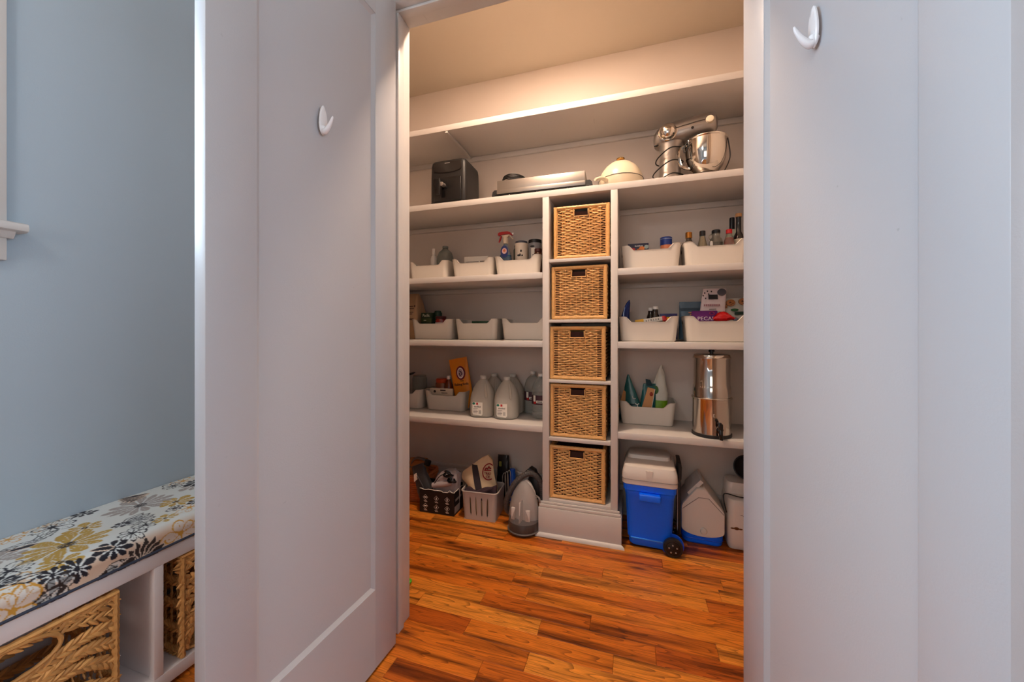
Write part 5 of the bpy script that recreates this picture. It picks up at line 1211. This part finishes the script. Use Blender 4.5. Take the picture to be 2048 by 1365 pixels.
part('fabric', pouch(0.125, 0.285, 0.075, 0.085, 0.0, 0.006, 41, 14, 0.2), mat('charcoal_fabric', (56, 54, 56), 0.55, sheen=0.2, bump=0.4, bscale=50), o)
part('fold_seam', G().tube(spline([(0.018, -0.040, 0.05), (0.012, -0.040, 0.14), (-0.006, -0.036, 0.22)], 6), 0.004, 6), mat('slate_fabric', (74, 72, 76), 0.6), o)
part('white_tag', G().loft([[(-0.044, -0.032, 0.19), (-0.012, -0.036, 0.20), (-0.008, -0.034, 0.24), (-0.03, -0.03, 0.235)], [(-0.044, -0.028, 0.19), (-0.012, -0.032, 0.20), (-0.008, -0.030, 0.24), (-0.03, -0.026, 0.235)]]), PAPER, o)
o = thing('crumpled_grey_bag', 'crumpled light grey plastic bag filling the black carton', 'bag', (-1.158, 2.218, 0.012), math.radians(4))
part('film', G().loft([[(x*(1 + 0.05*math.sin(q*1.9 + i)), y*(1 + 0.05*math.cos(q*2.3 + i*2)), z + 0.006*math.sin(q*1.3 + i*1.7)) for q, (x, y, z) in enumerate(rr(w_, d_, 0.045, z_, x_, 0, 5, 3))] for i, (w_, d_, z_, x_) in enumerate(((0.18, 0.09, 0.0, 0), (0.185, 0.10, 0.08, 0), (0.18, 0.10, 0.15, 0.005), (0.165, 0.09, 0.20, 0.02), (0.13, 0.075, 0.235, 0.035), (0.06, 0.04, 0.252, 0.045)))]), mat('grey_bag_film', (178, 168, 170), 0.35, var=0.15, vscale=18, bump=0.5, bscale=22), o)
part('roll', G().lathe([(0.001, -0.072), (0.017, -0.068), (0.019, 0.0), (0.017, 0.072), (0.001, 0.076)], 14, T(-0.005, -0.050, 0.172) @ Matrix.Rotation(math.radians(78), 4, 'Y')), mat('grey_bag_film'), o)
o = thing('coiled_black_cable', 'glossy black coiled cable lying on the grey bag', 'cable', (-1.105, 2.178, 0.235))
P = []
for k in range(46):
    a = k*0.78; P.append((0.020*math.cos(a) + 0.0012*k - 0.03, 0.016*math.sin(a) - 0.006, 0.012*math.sin(a*0.7 + 1) + 0.022*math.sin(k*0.13)))
part('coil', G().tube(spline(P, 3), 0.0055, 6), BLACKG, o)
part('lead', G().tube(spline([(-0.03, -0.006, 0.015), (-0.070, -0.012, 0.0), (-0.105, -0.022, -0.05), (-0.118, -0.028, -0.085)], 6), 0.0028, 6), RUBBER, o)

# grey slotted plastic basket
GP = mat('grey_plastic', (186, 176, 170), 0.45, var=0.02)
o = thing('slotted_basket', 'pale grey plastic basket with four tall slots in front', 'basket', (-0.893, 2.135, 0.0), math.radians(3))
hB = 0.176
fB = lambda z: 1 - 0.10*(1 - z/hB)
yB = lambda z: 0.010*(1 - z/hB)
def sheet(g, pts_lo, pts_hi, z0, z1, th=0.003):
    """thin wall between two plan polylines at z0 and z1"""
    lo = [(x*fB(z0), y + yB(z0), z0) for x, y in pts_lo]; hi = [(x*fB(z1), y + yB(z1), z1) for x, y in pts_hi]
    n = len(lo); inn = lambda P: [(x*0.973, y + (th if y < 0.0925 else -th), z) for x, y, z in P]
    g.loft([lo + inn(lo)[::-1], hi + inn(hi)[::-1]])
g = G(); R3 = 0.024; sw = 0.0065
xs = [-0.115 + R3] + sum([[x - sw, x + sw] for x in (-0.0585, -0.0195, 0.0195, 0.0585)], []) + [0.115 - R3]
for i in range(len(xs) - 1):
    for z0, z1 in ((0.0, 0.024), (0.024, 0.148), (0.148, hB)):
        if i % 2 == 1 and z0 == 0.024:
            for ed, sg in ((xs[i], 1), (xs[i + 1], -1)):
                for k in range(8):
                    t0, t1 = k/8, (k + 1)/8; za, zb = z0 + (z1 - z0)*t0, z0 + (z1 - z0)*t1
                    wa = sw*(1 - math.sin(PI*t0)**0.4) + 0.0002; wb = sw*(1 - math.sin(PI*t1)**0.4) + 0.0002
                    sheet(g, [(ed, 0), (ed + sg*wa, 0)], [(ed, 0), (ed + sg*wb, 0)], za, zb)
            continue
        sheet(g, [(xs[i], 0), (xs[i + 1], 0)], [(xs[i], 0), (xs[i + 1], 0)], z0, z1)
part('front_wall', g, GP, o)
for sx in (-1, 1):
    arc = [(sx*(0.115 - R3 + R3*math.sin(PI/2*k/6)), R3 - R3*math.cos(PI/2*k/6)) for k in range(7)]
    arc += [(sx*0.115, 0.06), (sx*0.115, 0.12), (sx*0.115, 0.178)]
    g = G(); sheet(g, arc, arc, 0.0, hB); part('side_wall', g, GP, o)
q = [(-0.1035, 0.180, 0.0), (0.1035, 0.180, 0.0), (0.115, 0.180, 0.176), (-0.115, 0.180, 0.176)]
part('back_wall', G().loft([q, [(x, y - 0.003, z) for x, y, z in q]]), GP, o)
part('bottom', G().box(-0.102, 0.102, 0.012, 0.173, 0.0, 0.003), GP, o)
part('rim', G().tube([(x, y, 0.177) for x, y, z in rr(0.234, 0.186, 0.026, 0, 0, 0.0905, 5, 4)], 0.0042, 8, True), GP, o)

# canvas tote stuffed in the basket
CAN = mat('canvas', (206, 182, 148), 0.85, var=0.10, vscale=8, bump=0.35, bscale=220)
NAVY = mat('dark_canvas', (44, 36, 42), 0.8, bump=0.3, bscale=200)
o = thing('canvas_tote', 'canvas tote bag with a dark strap and a round red shop emblem', 'tote bag', (-0.900, 2.228, 0.020))
def tote_y(x, z): return -0.052 + 0.30*max(0, z - 0.12)**1.2 + 0.012*math.sin(x*22) - 0.012*math.sin(z*16)
sil = [(-0.085, 0.0), (-0.096, 0.09), (-0.100, 0.165), (-0.146, 0.20), (-0.138, 0.245), (-0.075, 0.288), (-0.055, 0.306), (-0.005, 0.345), (0.030, 0.362), (0.064, 0.335), (0.078, 0.245), (0.098, 0.17), (0.100, 0.10), (0.092, 0.0)]
# tote body: left and right outline swept by height
def xl_xr(z):
    L = [p for p in sil[:9]]; R_ = [p for p in reversed(sil[8:])]
    def ip(A_):
        for (xa, za), (xb, zb) in zip(A_[:-1], A_[1:]):
            if za <= z <= zb: return xa + (xb - xa)*(z - za)/max(zb - za, 1e-6)
        return A_[-1][0]
    return ip(L), ip(R_)
rings = []
for i in range(25):
    z = 0.358*i/24; a, b = xl_xr(z); m = 14
    fr = [(a + (b - a)*k/m, tote_y(a + (b - a)*k/m, z)*(1 - 0.75*(abs(2*k/m - 1))**3) - 0.006, z) for k in range(m + 1)]
    bk = [(x, max(y + 0.012, 0.050 - 0.1*z + 0.004*math.sin(x*30)), z) for x, y, z in reversed(fr[1:-1])]
    rings.append(fr + bk)
part('body', G().loft(rings), CAN, o)
def strip(x_of_z, wd, z0, z1, n_, m_, lift=0.003, steps=14):
    g = G(); R2 = []
    for i in range(steps + 1):
        z = z0 + (z1 - z0)*i/steps; xc = x_of_z(z); row = []
        for k in range(5):
            x = xc - wd/2 + wd*k/4; a, b = xl_xr(min(z, 0.36)); u = (x - a)/(b - a)*2 - 1
            row.append((x, tote_y(x, z)*(1 - 0.75*abs(u)**3) - 0.006 - lift, z))
        R2.append(row)
    top = [[(x, y, z) for x, y, z in r] for r in R2]; bot = [[(x, y + 0.004, z) for x, y, z in reversed(r)] for r in R2]
    g.loft([a + b for a, b in zip(top, bot)]); part(n_, g, m_, o)
strip(lambda z: 0.006 - 0.36*(z - 0.13), 0.040, 0.10, 0.296, 'strap', NAVY)
# emblem on the cloth
cxm, czm = 0.046, 0.262
def on_cloth(x, z, lift=0.0045):
    a, b = xl_xr(z); u = (x - a)/(b - a)*2 - 1
    return (x, tote_y(x, z)*(1 - 0.75*abs(u)**3) - 0.006 - lift, z)
ringp = [on_cloth(cxm + 0.040*math.cos(2*PI*k/36), czm + 0.046*math.sin(2*PI*k/36)) for k in range(36)]
ringp = [p for p in ringp if p[0] < 0.068]
REDC = mat('red_ink', (140, 16, 24), 0.8)
k0 = max(range(len(ringp)), key=lambda k: math.dist(ringp[k], ringp[k - 1])); ringp = ringp[k0:] + ringp[:k0]
em = part('emblem_ring', G().tube(ringp, 0.0034, 5), REDC, o)
part('emblem_picture', G().tube([on_cloth(0.018, 0.272), on_cloth(0.026, 0.282), on_cloth(0.034, 0.276), on_cloth(0.042, 0.292), on_cloth(0.050, 0.280), on_cloth(0.056, 0.284)], 0.005, 5).tube([on_cloth(0.014, 0.268), on_cloth(0.058, 0.270)], 0.0035, 5), REDC, em)
yy = on_cloth(0.038, 0.252)[1]
text('emblem_name', 'TRAD', 0.022, REDC, em, (0.037, yy - 0.001, 0.250), rot=(PI/2 - 0.18, 0, 0.05), depth=0.0012, sx=0.8)
text('emblem_name', "JOE", 0.022, REDC, em, (0.040, on_cloth(0.04, 0.232)[1] - 0.001, 0.232), rot=(PI/2 - 0.18, 0, 0.05), depth=0.0012, sx=0.8)
o = thing('dark_cloth', 'crumpled dark plum cloth in the grey slotted basket', 'cloth', (-0.893, 2.150, 0.110), math.radians(3))
rings = []
for i in range(15):
    t = i/14; x = -0.104 + 0.208*t; hh = 0.026 + 0.020*t + 0.010*math.sin(t*9); zc = 0.050 + 0.022*t**2 + 0.006*math.sin(t*13)
    rings.append([(x, 0.022 + 0.015*math.cos(a) + 0.003*math.sin(t*17 + a*2), zc + hh*math.sin(a)*0.72) for a in (2*PI*k/14 for k in range(14))])
part('fabric', G().loft(rings), mat('plum_cloth', (62, 44, 52), 0.85, bump=0.5, bscale=60), o)
part('fold', G().tube(spline([(-0.09, 0.002, 0.062), (-0.02, 0.0, 0.058), (0.03, -0.002, 0.072), (0.085, 0.0, 0.100)], 6), [0.008]*18 + [0.006], 7), mat('plum_cloth'), o)

# things behind the tote
o = thing('dark_snack_pack', 'dark foil packet with a yellow-green flash behind the tote', 'packet', (-0.832, 2.455, 0.0))
part('film', pouch(0.12, 0.315, 0.07, 0.075, -0.01, 0.004, 51, 14, 0.3), mat('dark_foil', (40, 34, 34), 0.3, 0.3, bump=0.4, bscale=30), o)
part('green_flash', G().box(-0.030, -0.012, -0.037, -0.026, 0.245, 0.278, 0.003), mat('olive_yellow', (150, 148, 70), 0.5), o)
bottle('blue_bottle', 'bright blue bottle beside the vacuum hose', 'bottle', -0.765, 2.425, -0.006, [(0.020, 0), (0.021, 0.004), (0.021, 0.20), (0.017, 0.215)], mat('bright_blue_plastic', (30, 92, 204), 0.25, coat=0.4), ([(0.019, 0.213), (0.0195, 0.232), (0.015, 0.238)], mat('bright_blue_plastic')))
o = thing('wire_rack', 'pale bent wire rack standing between the tote and the vacuum', 'rack', (-0.785, 2.385, 0.0))
for k, x in enumerate((-0.030, -0.012, 0.006)):
    part('wire', G().tube(spline([(x, 0.0, 0.0), (x - 0.006, 0.0, 0.10), (x - 0.010, 0.005, 0.19 + 0.012*k), (x + 0.004, 0.008, 0.215 + 0.010*k), (x + 0.012, 0.004, 0.18), (x + 0.018, 0.0, 0.0)], 6), 0.0022, 6), mat('pale_wire', (190, 182, 172), 0.4, 0.3), o)
part('cross_wire', G().tube([(-0.036, 0.0, 0.03), (0.026, 0.0, 0.03)], 0.0022, 6), mat('pale_wire'), o)

# portable spot-cleaning vacuum with clear tank and hose
VG = mat('vacuum_grey', (66, 60, 58), 0.35)
o = thing('vacuum_cleaner', 'grey vacuum cleaner with a clear bullet-shaped tank and looped hose', 'vacuum', (-0.600, 2.128, 0.0), math.radians(-4))
def bul(z, w_, d_, yc=0.0): return [(w_*math.cos(a), yc + d_*math.sin(a)*(1.0 if math.sin(a) < 0 else 0.8), z) for a in (2*PI*k/32 for k in range(32))]
part('base', G().loft([bul(0, 0.078, 0.085), bul(0.010, 0.090, 0.094), bul(0.030, 0.094, 0.096), bul(0.055, 0.0935, 0.094), bul(0.068, 0.091, 0.090)]), VG, o)
part('base_trim', G().tube([(x, y, z) for x, y, z in bul(0.018, 0.0945, 0.0975)], 0.0045, 7, True), mat('vacuum_trim', (104, 98, 94), 0.3), o)
part('motor_body', G().loft([bul(0.066, 0.080, 0.05, 0.030), bul(0.15, 0.074, 0.045, 0.032), bul(0.22, 0.056, 0.038, 0.034), bul(0.268, 0.030, 0.024, 0.034), bul(0.285, 0.008, 0.008, 0.034)]), mat('vacuum_inner', (206, 198, 192), 0.4), o)
part('tank', G().loft([bul(0.062, 0.0905, 0.090), bul(0.085, 0.0915, 0.088), bul(0.13, 0.089, 0.080), bul(0.18, 0.079, 0.068), bul(0.225, 0.062, 0.052), bul(0.262, 0.038, 0.034), bul(0.282, 0.016, 0.016), bul(0.287, 0.003, 0.003)]), mat('smoked_clear', (228, 222, 218), 0.06, trans=0.8, ior=1.15), o)
part('tank_rib', G().box(-0.003, 0.003, -0.082, -0.03, 0.075, 0.19, 0.001).box(-0.055, -0.030, -0.072, -0.06, 0.085, 0.155, 0.004).box(0.030, 0.058, -0.070, -0.058, 0.085, 0.150, 0.004), mat('vacuum_inner'), o)
HOSE = mat('hose_grey', (72, 66, 64), 0.5)
P = spline([(-0.070, 0.055, 0.035), (-0.112, 0.030, 0.075), (-0.118, 0.010, 0.125), (-0.095, 0.000, 0.20), (-0.050, 0.010, 0.275), (0.005, 0.028, 0.318), (0.045, 0.050, 0.312), (0.076, 0.068, 0.270), (0.088, 0.078, 0.20), (0.084, 0.080, 0.12), (0.070, 0.075, 0.07)], 12)
part('hose', G().tube(P, [0.0165*(1 + 0.07*math.sin(i*PI)) + (0.0012 if i % 2 else 0) for i in range(len(P))], 12), HOSE, o, angle=0)
part('grip', G().loft([[(x + 0.010*math.cos(a), 0.085 + 0.03*math.sin(a)*s_, z + 0.01*math.cos(a)) for a in (2*PI*k/12 for k in range(12))] for x, z, s_ in ((-0.035, 0.27, 0.6), (-0.020, 0.315, 0.9), (0.005, 0.338, 1.0), (0.035, 0.325, 0.9), (0.055, 0.285, 0.6))]), BLACK, o)
part('rear_housing', G().ell((0.040, 0.088, 0.232), (0.050, 0.030, 0.085), 20, 12), BLACK, o)
part('cord_hook', G().tube(spline([(0.074, -0.005, 0.215), (0.098, -0.010, 0.20), (0.100, -0.008, 0.150), (0.092, -0.005, 0.11)], 6), 0.005, 8), SILVER, o)

# small green tool on the floor behind the left jamb
o = thing('green_scoop', 'small lime green plastic handle on the floor by the left jamb', 'tool', (-1.012, 1.505, 0.001), math.radians(8))
part('handle', G().tube(spline([(-0.10, 0.0, 0.008), (-0.02, 0.0, 0.010), (0.030, -0.012, 0.010), (0.040, 0.0, 0.010), (0.030, 0.014, 0.010), (-0.01, 0.010, 0.010)], 6), 0.0055, 8), mat('lime_plastic', (96, 190, 50), 0.35), o)
part('blade', G().box(-0.17, -0.09, -0.025, 0.025, 0.002, 0.010, 0.002), mat('lime_plastic'), o)

# ================================================================== ON THE PANTRY FLOOR, RIGHT
# wheeled cooler
CB = mat('cooler_blue', (2, 104, 255), 0.38, bump=0.25, bscale=380)
CW = mat('cooler_white', (216, 206, 196), 0.40, bump=0.05, bscale=300)
o = thing('wheeled_cooler', 'large blue wheeled cooler with a pale grey lid', 'cooler', (0.092, 2.098, 0.0), math.radians(-2.5))
def cr(w_, d_, z, r=0.030, cx_=0.0): return rr(w_, d_, r, z, cx_, 0.155)
part('body', G().loft([cr(0.196, 0.225, 0.012), cr(0.208, 0.236, 0.020), cr(0.214, 0.240, 0.055), cr(0.224, 0.252, 0.058), cr(0.246, 0.278, 0.29), cr(0.252, 0.284, 0.296), cr(0.254, 0.286, 0.312), cr(0.266, 0.296, 0.318), cr(0.268, 0.298, 0.348), cr(0.255, 0.285, 0.352)]), CB, o)
part('front_grip', G().box(-0.052, 0.056, -0.020, 0.03, 0.275, 0.312, 0.007, 3), CB, o)
part('brand_plate', G().box(-0.040, 0.048, 0.0195, 0.032, 0.226, 0.258, 0.003), mat('cooler_plate', (30, 130, 255), 0.35), o)
part('lower_line', G().box(-0.095, 0.066, 0.024, 0.05, 0.054, 0.060, 0.002), mat('cooler_edge', (60, 150, 255), 0.3), o)
part('wheel_arch', G().lathe([(0.052, 0), (0.058, 0.004), (0.058, 0.012)], 28, T(0.112, 0.052, 0.045) @ RX90), mat('cooler_arch', (4, 76, 210), 0.4), o)
l = part('lid', G().loft([cr(0.270, 0.300, 0.350), cr(0.278, 0.306, 0.354), cr(0.278, 0.306, 0.376), cr(0.280, 0.308, 0.380), cr(0.276, 0.304, 0.415), cr(0.255, 0.285, 0.444), cr(0.235, 0.265, 0.450)]), CW, o)
part('lid_step', G().loft([rr(0.232, 0.150, 0.03, 0.448, -0.004, 0.212), rr(0.222, 0.140, 0.03, 0.468, -0.004, 0.212), rr(0.205, 0.125, 0.03, 0.472, -0.004, 0.212)]), CW, l)
part('finger_notch', G().lathe([(0.002, -0.012), (0.020, -0.010), (0.032, 0.0), (0.034, 0.002)], 20, T(0.0, 0.018, 0.430) @ Matrix.Rotation(math.radians(38), 4, 'X') @ Matrix.Diagonal((1, 0.55, 0.3, 1))), mat('cooler_notch', (204, 192, 182), 0.45), l)
part('lid_latch', G().prism([(-0.012, 0.398), (0.012, 0.398), (0.018, 0.432), (-0.018, 0.432)], -0.001, 0.02), CW, l)
part('drink_slot', G().loft([rr(0.038, 0.075, 0.012, 0.446, 0.098, 0.19), rr(0.034, 0.07, 0.012, 0.454, 0.098, 0.19)]), mat('cooler_recess', (176, 166, 160), 0.5), l)
part('seam', G().tube([(x, y, 0.378) for x, y, z in cr(0.2805, 0.3085, 0)], 0.0016, 5, True), mat('seam_shadow', (128, 118, 112), 0.6), l)
for yw in (0.046, 0.262):
    wh = part('wheel', G().lathe([(0.034, -0.014), (0.046, -0.013), (0.048, -0.008), (0.048, 0.008), (0.046, 0.013), (0.034, 0.014)], 36, T(0.115, yw - 0.035, 0.0485) @ RX90), BLACK, o)
    part('wheel_cover', G().lathe([(0.036, 0.0), (0.034, 0.005), (0.012, 0.008), (0.002, 0.009)], 28, T(0.115, yw - 0.047, 0.0485) @ RX90), BLACKG, wh)
    g = G()
    for k in range(5): g.ell((0.115 + 0.020*math.cos(2*PI*k/5 + 0.4), yw - 0.0555, 0.0485 + 0.020*math.sin(2*PI*k/5 + 0.4)), (0.0045, 0.0012, 0.0045), 8, 5)
    part('wheel_bolts', g, SILVER, wh)
hd = part('pull_handle', G().loft([rr(0.020, 0.150, 0.008, z, x, 0.165) for z, x in ((0.372, 0.150), (0.380, 0.152), (0.440, 0.154), (0.462, 0.150))]), BLACK, o)
part('handle_post', G().box(0.142, 0.158, 0.10, 0.112, 0.075, 0.375, 0.003).box(0.142, 0.158, 0.215, 0.228, 0.075, 0.375, 0.003), BLACK, hd)
part('post_trim', G().box(0.1405, 0.1425, 0.098, 0.100, 0.10, 0.34), mat('silver_line', (200, 196, 196), 0.3, 0.5), hd)
part('pivot', G().box(0.125, 0.150, 0.12, 0.20, 0.395, 0.412, 0.003), BLACK, hd)

# small tent-top cooler
o = thing('lunch_cooler', 'small cooler with a pale tent-shaped lid and blue base', 'cooler', (0.372, 2.262, 0.0), math.radians(-3))
part('base', G().loft([rr(0.185, 0.165, 0.03, 0.0, 0, 0.10), rr(0.20, 0.18, 0.035, 0.008, 0, 0.10), rr(0.212, 0.195, 0.035, 0.09, 0, 0.10), rr(0.214, 0.197, 0.035, 0.16, 0, 0.10)]), CB, o)
ln = part('base_line', G().tube([(x, y, 0.030) for x, y, z in rr(0.206, 0.186, 0.035, 0, 0, 0.10)], 0.0022, 5, True), mat('cooler_arch'), o)
# tent lid: curved lower edge dips at the front centre
tl = [(-0.107, 0.085), (-0.107, 0.20), (-0.100, 0.222), (-0.030, 0.312), (0.012, 0.312), (0.020, 0.306), (0.100, 0.205), (0.107, 0.190), (0.107, 0.085)] + [(0.107*math.cos(a), 0.085 - 0.038*math.sin(a)) for a in (PI*k/14 for k in range(1, 14))]
g = G(); n = len(tl)
cxp, czp = 0.0, 0.17
ringsT = []
for y, k in ((-0.004, 0.965), (0.002, 0.995), (0.010, 1.0), (0.19, 1.0), (0.198, 0.995), (0.204, 0.965)):
    ringsT.append([(cxp + (x - cxp)*k, y, czp + (z - czp)*k) for x, z in tl])
lid = part('lid', G().loft(ringsT), CW, o)
part('release_button', G().lathe([(0.017, 0), (0.018, 0.004), (0.014, 0.010), (0.002, 0.012)], 24, T(0.004, -0.004, 0.085) @ RX90), CW, lid)
hdl = part('handle', G().loft([[(x, y, z) for x, y, z in ((-0.062, 0.012, 0.255), (-0.012, 0.012, 0.318), (0.006, 0.012, 0.340), (-0.010, 0.012, 0.352), (-0.075, 0.012, 0.275))], [(x, 0.188, z) for x, z in ((-0.062, 0.255), (-0.012, 0.318), (0.006, 0.340), (-0.010, 0.352), (-0.075, 0.275))]]), mat('cooler_handle', (206, 196, 190), 0.45), lid)
part('face_crease', G().tube([(-0.100, -0.0045, 0.19), (-0.02, -0.0055, 0.262), (0.03, -0.0055, 0.262), (0.102, -0.0045, 0.185)], 0.0016, 5), mat('seam_shadow'), lid)

# white countertop appliance with brass emblem
AP = mat('appliance_white', (220, 208, 198), 0.28)
o = thing('kitchen_appliance', 'white rounded kitchen appliance with a brass emblem, half hidden by the right door', 'appliance', (0.578, 2.262, 0.0), math.radians(-2))
part('body', G().loft([rr(0.150, 0.20, 0.02, 0.004, 0, 0.11), rr(0.160, 0.212, 0.03, 0.012, 0, 0.11), rr(0.164, 0.216, 0.03, 0.04, 0, 0.11), rr(0.162, 0.214, 0.03, 0.235, 0, 0.11), rr(0.150, 0.20, 0.035, 0.262, 0, 0.115), rr(0.12, 0.17, 0.035, 0.272, 0, 0.12)]), AP, o)
part('lid', G().loft([rr(0.150, 0.13, 0.03, 0.266, 0.0, 0.15), rr(0.148, 0.13, 0.03, 0.315, 0.0, 0.15), rr(0.135, 0.115, 0.03, 0.330, 0.0, 0.15)]), AP, o)
g = G().ell((-0.042, 0.0015, 0.118), (0.013, 0.002, 0.008), 12, 6)
for sx in (-1, 1): g.ell((-0.042 + sx*0.018, 0.002, 0.117), (0.011, 0.002, 0.004), 10, 6)
part('emblem', g, mat('aged_brass', (112, 70, 38), 0.4, 0.7), o)
part('dial', G().ell((0.016, 0.0015, 0.145), (0.022, 0.003, 0.013), 16, 8), mat('brown_dial', (112, 82, 76), 0.4), o)
part('script', G().tube(spline([(-0.024, 0.0015, 0.190), (-0.016, 0.0015, 0.193), (-0.010, 0.0015, 0.188), (-0.002, 0.0015, 0.191), (0.012, 0.0015, 0.187)], 5), 0.0012, 5), mat('brown_script', (120, 96, 86), 0.5), o)
part('foot', G().box(-0.06, -0.04, 0.03, 0.05, 0, 0.006).box(0.04, 0.06, 0.03, 0.05, 0, 0.006).box(-0.06, -0.04, 0.17, 0.19, 0, 0.006).box(0.04, 0.06, 0.17, 0.19, 0, 0.006), RUBBER, o)
part('power_cord', G().tube(spline([(0.03, 0.03, 0.276), (-0.03, 0.02, 0.282), (-0.090, 0.035, 0.285), (-0.100, 0.02, 0.26), (-0.092, 0.015, 0.215), (-0.086, 0.02, 0.19)], 7), 0.0032, 6), RUBBER, o)
# black mesh strainer on top
o = thing('mesh_strainer', 'black mesh strainer bowl lying tipped on the white appliance', 'strainer', (0.612, 2.372, 0.415), 0, None, (math.radians(70), math.radians(-35), 0))
g = G()
for k in range(18):
    a = 2*PI*k/18; g.tube([(0.062*math.cos(q)*math.cos(a), 0.062*math.cos(q)*math.sin(a), -0.050*math.sin(q)) for q in (PI/2*i/8 for i in range(9))], 0.0011, 4)
for i in range(1, 9):
    q = PI/2*i/9; g.tube([(0.062*math.cos(q)*math.cos(2*PI*k/30), 0.062*math.cos(q)*math.sin(2*PI*k/30), -0.050*math.sin(q)) for k in range(30)], 0.0011, 4, True)
part('mesh', g, mat('dark_mesh', (40, 36, 36), 0.5, 0.4), o, kind='stuff')
part('liner', G().lathe([(0.060*math.cos(q), -0.048*math.sin(q)) for q in (PI/2*i/10 for i in range(10))], 30, None, False, True), mat('dark_mesh_body', (30, 27, 28), 0.8), o)
part('rim', G().tube([(0.063*math.cos(2*PI*k/32), 0.063*math.sin(2*PI*k/32), 0) for k in range(32)], 0.004, 7, True), BLACK, o)
